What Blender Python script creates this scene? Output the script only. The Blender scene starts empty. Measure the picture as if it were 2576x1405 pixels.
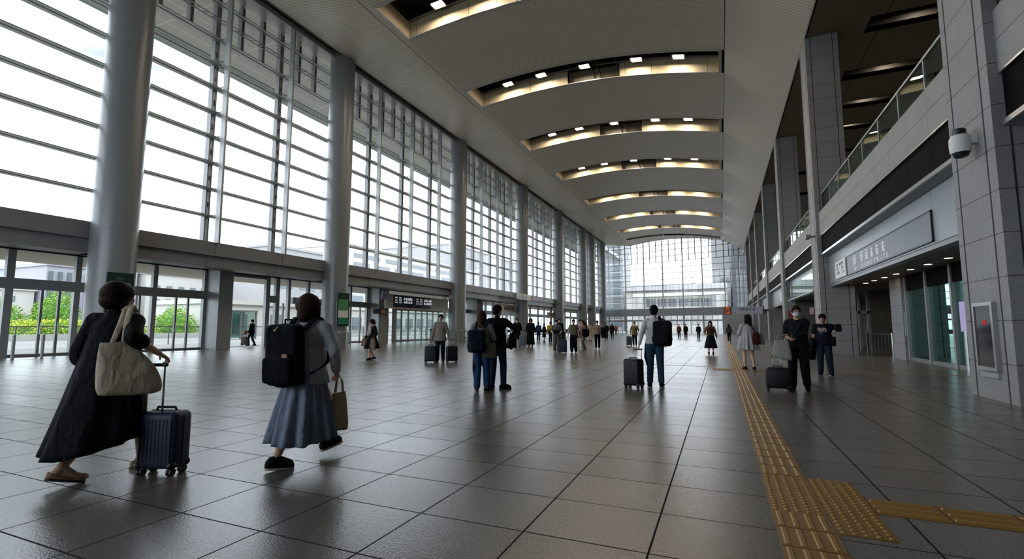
import bpy, math, random
from mathutils import Vector, Matrix, noise
from math import sin, cos, pi, radians, sqrt, atan2, floor as fl
random.seed(7)
scene = bpy.context.scene
COL = scene.collection

# ------------------------------------------------------------------ helpers
def s2l(c):
    return tuple((x/12.92 if x <= .04045 else ((x+.055)/1.055)**2.4) for x in c)
def rgb(r, g, b):
    return s2l((r/255, g/255, b/255)) + (1,)

class MB:
    """collects shapes; build() links them as ONE mesh object"""
    def __init__(s, off=(0, 0, 0)):
        s.v = []; s.f = []; s.off = Vector(off)
    def add(s, vs, fs):
        n = len(s.v); s.v += [tuple(v) for v in vs]; s.f += [tuple(i+n for i in f) for f in fs]; return s
    def box(s, x0, x1, y0, y1, z0, z1):
        vs = [(x0,y0,z0),(x1,y0,z0),(x1,y1,z0),(x0,y1,z0),(x0,y0,z1),(x1,y0,z1),(x1,y1,z1),(x0,y1,z1)]
        return s.add(vs, [(3,2,1,0),(4,5,6,7),(0,1,5,4),(1,2,6,5),(2,3,7,6),(3,0,4,7)])
    def obox(s, c, size, rz=0, m=None):
        M = m or Matrix.Rotation(rz, 3, 'Z'); c = Vector(c); hx, hy, hz = size[0]/2, size[1]/2, size[2]/2
        vs = [c + M @ Vector((a*hx, b*hy, d*hz)) for d in (-1, 1) for a, b in ((-1,-1),(1,-1),(1,1),(-1,1))]
        return s.add(vs, [(3,2,1,0),(4,5,6,7),(0,1,5,4),(1,2,6,5),(2,3,7,6),(3,0,4,7)])
    def bar(s, p0, p1, w, h):
        p0 = Vector(p0); p1 = Vector(p1); d = (p1-p0); L = d.length; d.normalize()
        up = Vector((0,0,1)) if abs(d.z) < .95 else Vector((0,1,0))
        r = d.cross(up).normalized(); u = r.cross(d)
        M = Matrix((r, d, u)).transposed()
        return s.obox((p0+p1)/2, (w, L, h), m=M)
    def loft(s, rings, cap=True, closed=True):
        n = len(rings[0]); vs = [p for r in rings for p in r]; fs = []
        for i in range(len(rings)-1):
            for j in range(n if closed else n-1):
                k = (j+1) % n
                fs.append((i*n+j, i*n+k, (i+1)*n+k, (i+1)*n+j))
        if cap:
            fs.append(tuple(reversed(range(n)))); fs.append(tuple((len(rings)-1)*n+j for j in range(n)))
        return s.add(vs, fs)
    def cyl(s, p0, p1, r0, r1=None, n=16, cap=True):
        r1 = r0 if r1 is None else r1
        p0 = Vector(p0); p1 = Vector(p1); d = (p1-p0).normalized()
        a = d.orthogonal().normalized(); b = d.cross(a)
        R = [[p + r*(cos(2*pi*j/n)*a + sin(2*pi*j/n)*b) for j in range(n)] for p, r in ((p0, r0), (p1, r1))]
        return s.loft(R, cap)
    def tube(s, pts, r, n=8, flat=None):
        pts = [Vector(p) for p in pts]; rings = []; up = None
        for i, p in enumerate(pts):
            d = (pts[min(i+1, len(pts)-1)] - pts[max(i-1, 0)]).normalized()
            if up is None: a = d.orthogonal().normalized()
            else:
                a = up - d*up.dot(d)
                a = a.normalized() if a.length > 1e-5 else d.orthogonal().normalized()
            up = a; b = d.cross(a)
            rings.append([p + r*cos(2*pi*j/n)*a + (flat or r)*sin(2*pi*j/n)*b for j in range(n)])
        return s.loft(rings)
    def ribbon(s, pts, side, w, t):
        """flat strap following pts; side = width direction"""
        pts = [Vector(p) for p in pts]; sd = Vector(side).normalized(); rings = []
        for i, p in enumerate(pts):
            d = (pts[min(i+1, len(pts)-1)] - pts[max(i-1, 0)]).normalized()
            nn = d.cross(sd).normalized()
            rings.append([p+sd*w/2+nn*t/2, p-sd*w/2+nn*t/2, p-sd*w/2-nn*t/2, p+sd*w/2-nn*t/2])
        return s.loft(rings)
    def ball(s, c, r, M=None, nu=16, nv=10):
        c = Vector(c); r = (r, r, r) if not hasattr(r, '__len__') else r
        vs = []; fs = []
        M = M or Matrix.Identity(3)
        vs.append(c + M @ Vector((0,0,-r[2])))
        for i in range(1, nv):
            t = -pi/2 + pi*i/nv
            for j in range(nu):
                a = 2*pi*j/nu
                vs.append(c + M @ Vector((r[0]*cos(t)*cos(a), r[1]*cos(t)*sin(a), r[2]*sin(t))))
        vs.append(c + M @ Vector((0,0,r[2])))
        for j in range(nu):
            k = (j+1) % nu
            fs.append((0, 1+k, 1+j))
            for i in range(nv-2):
                fs.append((1+i*nu+j, 1+i*nu+k, 1+(i+1)*nu+k, 1+(i+1)*nu+j))
            fs.append((1+(nv-2)*nu+j, 1+(nv-2)*nu+k, len(vs)-1))
        return s.add(vs, fs)
    def cap(s, p0, r0, p1, r1, n=14):
        """tapered capsule"""
        p0 = Vector(p0); p1 = Vector(p1); d = p1-p0
        if d.length < 1e-6: return s.ball(p0, r0)
        d.normalize(); a = d.orthogonal().normalized(); b = d.cross(a); rings = []
        def ring(c, r): return [c + r*(cos(2*pi*j/n)*a + sin(2*pi*j/n)*b) for j in range(n)]
        for t in (-1.45, -1.05, -.55, 0): rings.append(ring(p0 + d*r0*sin(t), r0*cos(t)))
        for t in (0, .55, 1.05, 1.45): rings.append(ring(p1 + d*r1*sin(t), r1*cos(t)))
        return s.loft(rings)
    def rbox(s, c, size, r, M=None, k=3):
        """rounded box (superellipse rings)"""
        c = Vector(c); M = M or Matrix.Identity(3); hx, hy, hz = (q/2 for q in size); rings = []
        def ring(ix, iy, z):
            out = []
            for q, (sx, sy) in enumerate(((1,1),(-1,1),(-1,-1),(1,-1))):
                for i in range(k+1):
                    a = pi/2*(q + i/k); rr = max(r-0.0, 1e-4)
                    out.append(c + M @ Vector((sx*(hx-r) + ix*rr*cos(a), sy*(hy-r) + iy*rr*sin(a), z)))
            return out
        for i in range(k+1):
            t = pi/2*(1 - i/k); rings.append(ring(max(cos(t), .02), max(cos(t), .02), -hz + r - r*sin(t)))
        for i in range(k+1):
            t = pi/2*i/k; rings.append(ring(max(cos(t), .02), max(cos(t), .02), hz - r + r*sin(t)))
        return s.loft(rings)
    def build(s, name, mat=None, parent=None, smooth=False, loc=None):
        me = bpy.data.meshes.new(name)
        o = s.off
        me.from_pydata([(v[0]-o[0], v[1]-o[1], v[2]-o[2]) for v in s.v], [], s.f)
        if smooth:
            me.polygons.foreach_set('use_smooth', [True]*len(me.polygons))
        me.update()
        ob = bpy.data.objects.new(name, me)
        if mat: me.materials.append(mat)
        COL.objects.link(ob)
        if parent: ob.parent = parent
        if loc: ob.location = loc
        return ob

def tag(o, label=None, cat=None, group=None, kind=None):
    if label: o['label'] = label
    if cat: o['category'] = cat
    if group: o['group'] = group
    if kind: o['kind'] = kind
    return o
def empty(name, loc=(0,0,0), rz=0, sc=1):
    o = bpy.data.objects.new(name, None); COL.objects.link(o)
    o.empty_display_size = .1
    o.location = loc; o.rotation_euler = (0, 0, rz); o.scale = (sc, sc, sc)
    return o
def struct(o): o['kind'] = 'structure'; return o
def autosmooth(ob, ang=40):
    for p in ob.data.polygons: p.use_smooth = True
    ob.data.set_sharp_from_angle(angle=radians(ang))
    return ob
def remesh(ob, vox, it=4, fac=.5):
    m = ob.modifiers.new('r', 'REMESH'); m.mode = 'VOXEL'; m.voxel_size = vox; m.use_smooth_shade = True
    if it:
        m = ob.modifiers.new('s', 'SMOOTH'); m.factor = fac; m.iterations = it
    return ob
ORD = ['first','second','third','fourth','fifth','sixth','seventh','eighth','ninth','tenth']

# ------------------------------------------------------------------ materials
class NT:
    def __init__(s, name):
        s.m = bpy.data.materials.new(name); s.m.use_nodes = True
        s.t = s.m.node_tree; s.t.nodes.clear()
        s.out = s.n('ShaderNodeOutputMaterial')
    def n(s, typ, **kw):
        nd = s.t.nodes.new(typ)
        for k, v in kw.items():
            if k in nd.inputs: nd.inputs[k].default_value = v
            else: setattr(nd, k, v)
        return nd
    def l(s, a, b): s.t.links.new(a, b)
    def math(s, op, a, b=None, c=None):
        nd = s.t.nodes.new('ShaderNodeMath'); nd.operation = op
        for i, x in enumerate((a, b, c)):
            if x is None: continue
            if isinstance(x, (int, float)): nd.inputs[i].default_value = x
            else: s.l(x, nd.inputs[i])
        return nd.outputs[0]
    def mix(s, fac, a, b):
        nd = s.t.nodes.new('ShaderNodeMix'); nd.data_type = 'RGBA'
        for sock, x in ((nd.inputs[0], fac), (nd.inputs[6], a), (nd.inputs[7], b)):
            if isinstance(x, (int, float)): sock.default_value = x
            elif isinstance(x, tuple): sock.default_value = x
            else: s.l(x, sock)
        return nd.outputs[2]
    def scale(s, col, f):
        nd = s.t.nodes.new('ShaderNodeVectorMath'); nd.operation = 'SCALE'
        if isinstance(col, tuple): nd.inputs[0].default_value = col[:3]
        else: s.l(col, nd.inputs[0])
        if isinstance(f, (int, float)): nd.inputs[3].default_value = f
        else: s.l(f, nd.inputs[3])
        return nd.outputs[0]
    def pos(s):
        g = s.n('ShaderNodeNewGeometry'); x = s.n('ShaderNodeSeparateXYZ'); s.l(g.outputs['Position'], x.inputs[0])
        return g.outputs['Position'], x.outputs
    def obj(s):
        g = s.n('ShaderNodeTexCoord'); x = s.n('ShaderNodeSeparateXYZ'); s.l(g.outputs['Object'], x.inputs[0])
        return g.outputs['Object'], x.outputs
    def noise(s, vec, sc, det=3, rough=.5):
        nd = s.n('ShaderNodeTexNoise', Scale=sc, Detail=det, Roughness=rough); s.l(vec, nd.inputs['Vector']); return nd.outputs['Fac']
    def line(s, coord, period, width, off=0.0):
        """1 on joint lines"""
        a = s.math('SUBTRACT', coord, off); a = s.math('DIVIDE', a, period); a = s.math('FRACT', a)
        return s.math('LESS_THAN', a, width/period)
    def bsdf(s, col, rough=.5, metal=0., bump=None, bd=.01, spec=.5, **kw):
        b = s.n('ShaderNodeBsdfPrincipled')
        for sock, x in (('Base Color', col), ('Roughness', rough), ('Metallic', metal), ('Specular IOR Level', spec)):
            if isinstance(x, (int, float)): b.inputs[sock].default_value = x
            elif isinstance(x, tuple): b.inputs[sock].default_value = x
            else: s.l(x, b.inputs[sock])
        for k, v in kw.items(): b.inputs[k].default_value = v
        if bump is not None:
            bp = s.n('ShaderNodeBump', Distance=bd); bp.inputs['Strength'].default_value = 1
            s.l(bump, bp.inputs['Height']); s.l(bp.outputs[0], b.inputs['Normal'])
        s.l(b.outputs[0], s.out.inputs[0]); return s.m

def plain(name, c, rough=.5, metal=0., var=.0, sc=8., bsc=0, bd=.002, spec=.5):
    t = NT(name)
    P, _ = t.obj(); col = c
    if var:
        f = t.noise(P, sc, 3); f = t.math('MULTIPLY_ADD', f, 2*var, 1-var); col = t.scale(c, f)
    b = t.noise(P, bsc, 2) if bsc else None
    return t.bsdf(col, rough, metal, bump=b, bd=bd, spec=spec)
def emit(name, c, st):
    t = NT(name); e = t.n('ShaderNodeEmission'); e.inputs[0].default_value = c; e.inputs[1].default_value = st
    t.l(e.outputs[0], t.out.inputs[0]); return t.m
def glass_mat(name, tint=(1,1,1,1), refl=.06, rough=0., gt=(1,1,1,1)):
    t = NT(name)
    tr = t.n('ShaderNodeBsdfTransparent'); tr.inputs[0].default_value = tint
    g = t.n('ShaderNodeBsdfGlossy'); g.inputs['Roughness'].default_value = rough; g.inputs[0].default_value = gt
    fr = t.n('ShaderNodeLayerWeight'); fr.inputs[0].default_value = .25
    f = t.math('MULTIPLY_ADD', fr.outputs['Fresnel'], .55, refl*.5); f = t.math('MINIMUM', f, .6)
    mx = t.n('ShaderNodeMixShader'); t.l(f, mx.inputs[0]); t.l(tr.outputs[0], mx.inputs[1]); t.l(g.outputs[0], mx.inputs[2])
    t.l(mx.outputs[0], t.out.inputs[0]); return t.m
FK = .72
def fabric(name, c, var=.12, sc=30., bsc=250., bd=.0015, rough=.85, stripe=None, fold=.03):
    t = NT(name); P, x = t.obj()
    f = t.noise(P, sc, 4); f = t.math('MULTIPLY_ADD', f, 2*var, 1-var)
    col = t.scale(tuple(q*FK for q in c[:3]), f)
    if stripe:
        ang = t.math('ARCTAN2', x[1], x[0]); q = t.math('FRACT', t.math('MULTIPLY', ang, stripe[0]))
        col = t.mix(t.math('LESS_THAN', q, .35), col, t.scale(c, stripe[1]))
    mp_ = t.n('ShaderNodeMapping'); mp_.inputs['Scale'].default_value = (1, 1, .42); t.l(P, mp_.inputs[0])
    nd = t.n('ShaderNodeTexNoise', Scale=11., Detail=2., Roughness=.45, Distortion=.9); t.l(mp_.outputs[0], nd.inputs['Vector'])
    hgt = t.math('ADD', nd.outputs['Fac'], t.math('MULTIPLY', t.noise(P, bsc, 2), .05))
    return t.bsdf(col, rough, bump=hgt, bd=fold, spec=.15)

def granite(name, c, zper, zoff, hper, hoff, lw=.014):
    t = NT(name); P, x = t.pos()
    f = t.noise(P, 55., 2, .7); f = t.math('MULTIPLY_ADD', f, 1.3, .35)
    g = t.noise(P, 1.1, 2); g = t.math('MULTIPLY_ADD', g, .24, .88)
    col = t.scale(c, t.math('MULTIPLY', f, g))
    h = t.math('ADD', x[0], x[1])
    ln = t.math('MAXIMUM', t.line(x[2], zper, lw, zoff), t.line(h, hper, lw*.8, hoff))
    col = t.mix(ln, col, tuple(q*.22 for q in c[:3])+(1,))
    return t.bsdf(col, .62, bump=t.math('SUBTRACT', t.noise(P, 90., 2), ln), bd=.004, spec=.35)

M = {}
def mats():
    # floor: 745 x 635 tiles, finely textured
    t = NT('floor_tile'); P, x = t.pos()
    TX, TY = .745, .635
    ix = t.math('FLOOR', t.math('DIVIDE', t.math('SUBTRACT', x[0], -.42), TX)); iy = t.math('FLOOR', t.math('DIVIDE', t.math('SUBTRACT', x[1], 1.625), TY))
    cv = t.n('ShaderNodeCombineXYZ'); t.l(ix, cv.inputs[0]); t.l(iy, cv.inputs[1])
    wn = t.n('ShaderNodeTexWhiteNoise'); wn.noise_dimensions = '2D'; t.l(cv.outputs[0], wn.inputs['Vector'])
    wr = t.n('ShaderNodeTexWhiteNoise'); wr.noise_dimensions = '1D'; t.l(iy, wr.inputs['W'])
    tone = t.math('ADD', t.math('MULTIPLY_ADD', wn.outputs['Value'], .12, .90), t.math('MULTIPLY', wr.outputs['Value'], .07))
    gr = t.noise(P, 70., 2, .6); gg = t.math('MULTIPLY_ADD', gr, 1.5, .25)
    col = t.scale(rgb(100, 97, 93), t.math('MULTIPLY', tone, gg))
    ln = t.math('MAXIMUM', t.line(x[0], TX, .012, -.426), t.line(x[1], TY, .011, 1.6195))
    col = t.mix(ln, col, rgb(24, 24, 24))
    big = t.noise(P, .35, 2); rough = t.math('MULTIPLY_ADD', wr.outputs['Value'], .04, .22)
    rough = t.math('MULTIPLY_ADD', ln, .5, rough); spc = t.math('MULTIPLY_ADD', ln, -.5, .55)
    M['floor'] = t.bsdf(col, rough, bump=t.math('SUBTRACT', t.math('MULTIPLY', gr, .8), t.math('MULTIPLY', ln, .6)), bd=.002, spec=spc)
    # ribbed ceiling
    t = NT('ceiling_ribs'); P, x = t.pos()
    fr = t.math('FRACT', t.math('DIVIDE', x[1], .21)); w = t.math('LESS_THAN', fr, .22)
    j = t.line(x[1], 2.62, .05, .4)
    jj = t.math('MAXIMUM', t.line(x[0], 100., .05, -17.13), t.line(x[0], 100., .05, .78))
    c0 = rgb(204, 196, 180)
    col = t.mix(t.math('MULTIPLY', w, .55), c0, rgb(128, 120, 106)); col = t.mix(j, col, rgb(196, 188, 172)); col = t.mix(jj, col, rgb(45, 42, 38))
    M['ceiling'] = t.bsdf(col, .42, bump=t.math('SUBTRACT', 1, w), bd=.02, spec=.4)
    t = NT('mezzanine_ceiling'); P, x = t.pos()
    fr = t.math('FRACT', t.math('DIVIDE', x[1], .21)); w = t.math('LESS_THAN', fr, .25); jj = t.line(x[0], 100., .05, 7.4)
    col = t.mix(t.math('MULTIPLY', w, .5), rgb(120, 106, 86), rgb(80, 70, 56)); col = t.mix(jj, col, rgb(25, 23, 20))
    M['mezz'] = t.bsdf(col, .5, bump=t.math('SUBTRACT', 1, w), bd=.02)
    t = NT('recess_panel'); P, x = t.pos()
    col = t.mix(t.line(x[0], 1.78, .03, -16.2), rgb(196, 180, 150), rgb(90, 80, 66))
    M['beige'] = t.bsdf(col, .5)
    M['recess_grey'] = plain('recess_grey', rgb(105, 96, 82), .6)
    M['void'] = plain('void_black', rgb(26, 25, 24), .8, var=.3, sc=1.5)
    M['dark'] = plain('dark_metal', rgb(40, 40, 42), .45, .3)
    M['column'] = plain('column_enamel', rgb(131, 134, 136), .3, var=.03, sc=.6)
    M['frame'] = plain('frame_steel', rgb(158, 161, 161), .4, .25, var=.05, sc=2)
    M['framed'] = plain('frame_dark', rgb(132, 134, 135), .4, .3, var=.05, sc=2)
    M['beam'] = plain('beam_panel', rgb(128, 129, 133), .45, .1, var=.04, sc=.8)
    M['soffit'] = plain('soffit_panel', rgb(176, 172, 164), .3, .2)
    M['steel'] = plain('brushed_steel', rgb(190, 190, 190), .28, .9)
    M['chrome'] = plain('chrome', rgb(215, 215, 215), .15, 1.)
    M['glass'] = glass_mat('window_glass', (.97, .985, .985, 1), .06)
    M['gglass'] = glass_mat('green_glass', (.62, .74, .70, 1), .10)
    M['dglass'] = glass_mat('door_glass', (.93, .97, .965, 1), .08)
    M['tealglass'] = glass_mat('teal_glass', (.16, .34, .30, 1), .2, gt=(.42, .74, .68, 1))
    M['granite'] = granite('granite', rgb(143, 143, 144), .72, -.09, 100., 0.)
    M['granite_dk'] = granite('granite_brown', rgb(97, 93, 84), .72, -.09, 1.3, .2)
    M['parapet'] = granite('granite_parapet', rgb(147, 146, 144), .545, 5.505, 1.36, .1)
    M['fascia'] = plain('fascia_panel', rgb(140, 146, 149), .35, .2)
    M['led'] = plain('led_strip_black', rgb(11, 11, 12), .8, spec=.08)
    M['joint'] = plain('joint_dark', rgb(46, 44, 42), .8)
    M['bsoffit'] = plain('low_soffit', rgb(120, 114, 104), .6)
    M['black'] = plain('black_plastic', rgb(14, 14, 16), .4)
    M['white'] = plain('white_paint', rgb(225, 225, 222), .5)
    M['lamp'] = emit('lamp_glow', (1, .86, .67, 1), 170)
    M['down'] = emit('downlight_glow', (1, .82, .58, 1), 18)
    M['plaza'] = plain('plaza_paving', rgb(125, 122, 119), .8, var=.06, sc=.3)
    t = NT('tactile_yellow'); P, x = t.pos()
    f = t.noise(P, 35., 3); f = t.math('MULTIPLY_ADD', f, .5, .75)
    g = t.noise(P, 2., 3); f = t.math('MULTIPLY', f, t.math('MULTIPLY_ADD', g, .4, .8))
    M['tactile'] = t.bsdf(t.scale(rgb(133, 93, 25), f), .5, bump=t.noise(P, 120., 2), bd=.002)
    M['seam'] = plain('tactile_seam', rgb(70, 48, 16), .8)
    M['bar'] = plain('tactile_bar', rgb(151, 114, 47), .42)
    M['yline'] = plain('yellow_line', rgb(151, 114, 47), .6)
mats()
# ------------------------------------------------------------------ camera, sky
F, PX, PY, VX, VY = 1220., 1288., 702.5, 1814., 822.
CAM = Vector((0, 0, 1.25))
yv = Vector((VX-PX, -(VY-PY), -F)).normalized(); uv = Vector((0, F, -(VY-PY))).normalized(); xv = yv.cross(uv)
ROT = Matrix((xv, yv, uv))
cam = bpy.data.cameras.new('camera'); co = bpy.data.objects.new('camera', cam); COL.objects.link(co)
cam.sensor_width = 36; cam.lens = 36*F/2576; cam.clip_end = 2000; cam.clip_start = .05
co.matrix_world = Matrix.Translation(CAM) @ ROT.to_4x4()
scene.camera = co
scene.view_settings.view_transform = 'Standard'; scene.view_settings.look = 'None'
scene.view_settings.exposure = 0.0; scene.view_settings.gamma = 1; scene.view_settings.use_curve_mapping = False
w = bpy.data.worlds.new('sky'); scene.world = w; w.use_nodes = True
nt = w.node_tree; nt.nodes.clear()
wo = nt.nodes.new('ShaderNodeOutputWorld'); bg = nt.nodes.new('ShaderNodeBackground'); tc = nt.nodes.new('ShaderNodeTexCoord')
mp = nt.nodes.new('ShaderNodeMapping'); mp.inputs['Scale'].default_value = (1, 1, 3.2)
nz = nt.nodes.new('ShaderNodeTexNoise'); nz.inputs['Scale'].default_value = 1.7; nz.inputs['Detail'].default_value = 5
cr = nt.nodes.new('ShaderNodeValToRGB')
cr.color_ramp.elements[0].position = .30; cr.color_ramp.elements[0].color = (.16, .185, .21, 1)
cr.color_ramp.elements[1].position = .52; cr.color_ramp.elements[1].color = (.89, .965, 1.06, 1)
nt.links.new(tc.outputs['Generated'], mp.inputs[0]); nt.links.new(mp.outputs[0], nz.inputs['Vector'])
nt.links.new(nz.outputs['Fac'], cr.inputs[0]); nt.links.new(cr.outputs[0], bg.inputs[0]); nt.links.new(bg.outputs[0], wo.inputs[0])
bg.inputs[1].default_value = SKY = 5.0
cy = scene.cycles
cy.max_bounces = 7; cy.diffuse_bounces = 4; cy.glossy_bounces = 3; cy.transmission_bounces = 4; cy.transparent_max_bounces = 16
cy.caustics_reflective = False; cy.caustics_refractive = False; cy.sample_clamp_indirect = 4
cy.use_denoising = True

# ------------------------------------------------------------------ floor, guide paths
XL, XD, XR = -23.0, -27.0, 4.3          # column row, door plane, right wall face
struct(MB().box(XD-.3, 14, -7, 106.5, -.3, 0).build('floor', M['floor']))
struct(MB().box(-420, XD-.3, -160, 420, -.3, -.02).build('plaza_ground', M['plaza']))
struct(MB().box(-90, 60, 106.5, 300, -.3, -.02).build('forecourt_ground', M['plaza']))
struct(MB().box(-24.75, -24.62, -7, 100, 0, .004).build('floor_track', M['dark']))

def tactile(mb, bars, seam, x0, x1, y0, y1, along='y', nb=4, tile=.3):
    mb.box(x0, x1, y0, y1, 0, .004)
    if along == 'y':
        n = max(1, round((y1-y0)/tile)); ty = (y1-y0)/n; p = (x1-x0)/nb
        for i in range(n):
            a = y0 + i*ty
            seam.box(x0, x1, a-.004, a+.004, .004, .0052)
            for k in range(nb):
                cx = x0 + (k+.5)*p
                bars.add([(cx-.018,a+.02,.004),(cx+.018,a+.02,.004),(cx+.018,a+ty-.02,.004),(cx-.018,a+ty-.02,.004),
                          (cx-.010,a+.026,.010),(cx+.010,a+.026,.010),(cx+.010,a+ty-.026,.010),(cx-.010,a+ty-.026,.010)],
                         [(4,5,6,7),(0,1,5,4),(1,2,6,5),(2,3,7,6),(3,0,4,7)])
    else:
        n = max(1, round((x1-x0)/tile)); tx = (x1-x0)/n; p = (y1-y0)/nb
        for i in range(n):
            a = x0 + i*tx
            seam.box(a-.004, a+.004, y0, y1, .004, .0052)
            for k in range(nb):
                c = y0 + (k+.5)*p
                bars.add([(a+.02,c-.018,.004),(a+tx-.02,c-.018,.004),(a+tx-.02,c+.018,.004),(a+.02,c+.018,.004),
                          (a+.026,c-.010,.010),(a+tx-.026,c-.010,.010),(a+tx-.026,c+.010,.010),(a+.026,c+.010,.010)],
                         [(4,5,6,7),(0,1,5,4),(1,2,6,5),(2,3,7,6),(3,0,4,7)])
def dots(mb, domes, x0, x1, y0, y1, p=.058):
    mb.box(x0, x1, y0, y1, 0, .004)
    nx = int((x1-x0)/p); ny = int((y1-y0)/p)
    for i in range(nx):
        for j in range(ny):
            cx = x0 + (i+.5)*(x1-x0)/nx; cy_ = y0 + (j+.5)*(y1-y0)/ny
            domes.loft([[(cx+r*cos(a*pi/4), cy_+r*sin(a*pi/4), z) for a in range(8)] for r, z in ((.017,.004),(.013,.009),(.006,.0105))])
def strip(name, label, base, detail, dname, seam=None):
    o = base.build(name, M['tactile']); tag(o, label, 'tactile paving')
    if detail.v:
        q = detail.build(dname, M['bar'], o); q['kind'] = 'stuff'
    if seam and seam.v: seam.build('tile_seam', M['seam'], o)
b, d, sm = MB(), MB(), MB()
tactile(b, d, sm, .268, .598, -2.1, 3.9)
tactile(b, d, sm, .268, .598, 4.8, 15.4, tile=.305)
tactile(b, d, sm, .268, .598, 16.25, 60, tile=.32)
b.box(.27, .6, 60, 96, 0, .004)
strip('tactile_guide_path', 'long yellow ribbed tactile guide path running down the hall floor', b, d, 'guide_bars', sm)
b, d = MB(), MB(); dots(b, d, .268, .598, 3.9, 4.8)
strip('tactile_warning_patch', 'yellow dotted tactile square set in line with the long guide path', b, d, 'raised_dots')
b, d = MB(), MB(); dots(b, d, .608, .912, 3.61, 4.8)
strip('tactile_warning_patch', 'yellow dotted tactile patch on the right flank of the long guide path', b, d, 'raised_dots')
b, d, sm = MB(), MB(), MB(); tactile(b, d, sm, .914, 4.2, 4.085, 4.41, 'x', 3, .40)
strip('tactile_branch_path', 'short yellow ribbed tactile branch path leading right to the pillar', b, d, 'guide_bars', sm)
b, d = MB(), MB(); dots(b, d, -.26, 1.15, 15.42, 16.2, .1)
strip('tactile_warning_patch', 'dotted tactile cross patch under the woman in the white dress', b, d, 'raised_dots')
pts = [(-22.4, 21.4), (-19.8, 20.5), (-15, 19.15), (-10.5, 18.17), (-3.27, 17.14), (-.26, 16.78)]
mb = MB()
mb.loft([[(x, y-.05, 0), (x, y+.05, 0), (x, y+.05, .004), (x, y-.05, .004)] for x, y in pts])
mb.loft([[(x, y-.05, 0), (x, y+.05, 0), (x, y+.05, .004), (x, y-.05, .004)] for x, y in ((1.15, 16.4), (2.93, 16.3), (6.4, 16.1))])
tag(mb.build('floor_line', M['yline']), 'thin yellow line crossing the whole hall floor behind the travellers', 'floor line')
mb = MB(); mb.box(-2.6, .26, 33.2, 33.4, 0, .004); mb.box(.6, 4.2, 33.2, 33.4, 0, .004)
tag(mb.build('floor_line', M['yline']), 'faint yellow line crossing the floor far down the hall', 'floor line')

# ------------------------------------------------------------------ ceiling with light slots
def zarc(x):
    # parabola through (-17.1,18.5) (-8.1,18.95) (0.8,17.65)
    x0, x1, x2 = -17.1, -8.1, .8; a, b_, c = 18.5, 18.95, 17.65
    return a*(x-x1)*(x-x2)/((x0-x1)*(x0-x2)) + b_*(x-x0)*(x-x2)/((x1-x0)*(x1-x2)) + c*(x-x0)*(x-x1)/((x2-x0)*(x2-x1))
def zc(x):
    if x < -17.1: return 18.5 + (19.35-18.5)*(-17.1-x)/5.5
    if x > .8: return 17.65 - (x-.8)/(4.3-.8)*2.35
    return zarc(x)
SX0, SX1 = -16.7, .58
xs_arc = [SX0 + (SX1-SX0)*i/28 for i in range(29)]
XS = [-22.6, -20, -17.1] + xs_arc + [.8, 2.5, 4.3]
SLOTS = [(19.9, 23.1), (30.15, 33.0), (40.55, 43.5), (51.0, 54.2), (63.7, 66.7), (75.6, 78.4), (87.0, 89.6), (95.6, 97.6)]
mb = MB()
def sheet(xs, y0, y1, n=1):
    vs = [(x, y0, zc(x)) for x in xs] + [(x, y1, zc(x)) for x in xs]; k = len(xs)
    mb.add(vs, [(i, i+1, k+i+1, k+i) for i in range(k-1)])
y = -7
for a, b_ in SLOTS:
    sheet(XS, y, a); sheet([x for x in XS if x <= SX0], a, b_); sheet([x for x in XS if x >= SX1], a, b_); y = b_
def yend(x): return 106 - 8*(x+23)/27.3
vs = [(x, y, zc(x)) for x in XS] + [(x, yend(x)+.3, zc(x)) for x in XS]; k = len(XS)
mb.add(vs, [(i, i+1, k+i+1, k+i) for i in range(k-1)])
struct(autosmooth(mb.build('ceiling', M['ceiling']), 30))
struct(MB().box(-32, 16, -8, 107, 21, 21.4).build('roof', M['void']))
# slim edge trims of the ceiling
struct(MB().box(-22.66, -22.56, -7, 106, 19.3, 20.9).build('trim_1', M['dark']))
struct(MB().box(4.26, 4.36, -7, 98, 15.32, 16.6).build('trim_2', M['dark']))
mb = MB()
for i in range(30):
    yy = 8 + i*2.9 + random.uniform(-.6, .6)
    mb.box(-22.95, -22.75, yy, yy+random.uniform(.15, .5), 19.55, 19.75)
struct(mb.build('gap_fittings', M['framed']))
SN = ['nearest, cut by the top of the picture', 'second nearest', 'third nearest', 'fourth nearest', 'fifth nearest', 'sixth nearest', 'seventh nearest', 'farthest']
SN = ['slot at the top edge of the photo', 'second slot from the front', 'third slot from the front', 'fourth slot from the front', 'fifth slot from the front', 'sixth slot from the front', 'seventh slot from the front', 'last slot before the end window']
LX = [-14.1, -11.45, -8.2, -4.6, -1.9]
def lamp_master():
    r = empty('ceiling_light')
    mb = MB(); mb.box(-.36,.36,-.26,.26,.03,.26); mb.box(-.42,.42,-.32,-.27,-.02,.2); mb.box(-.42,.42,.27,.32,-.02,.2); mb.box(-.42,-.37,-.27,.27,-.02,.2); mb.box(.37,.42,-.27,.27,-.02,.2)
    mb.build('housing', M['dark'], r)
    for s in (-1, 1): MB().box(min(s*.03, s*.31), max(s*.03, s*.31), -.21, .21, 0, .03).build('lamp_lens', M['lamp'], r)
    mb = MB(); mb.cyl((0,0,.26), (0,0,.7), .02, n=6); mb.build('hanger', M['dark'], r)
    return r
def dup(root):
    r = root.copy(); COL.objects.link(r)
    for ch in root.children:
        c = ch.copy(); COL.objects.link(c); c.parent = r
        for g in ch.children:
            q = g.copy(); COL.objects.link(q); q.parent = c
    return r
lamp0 = lamp_master(); used = False
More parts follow.
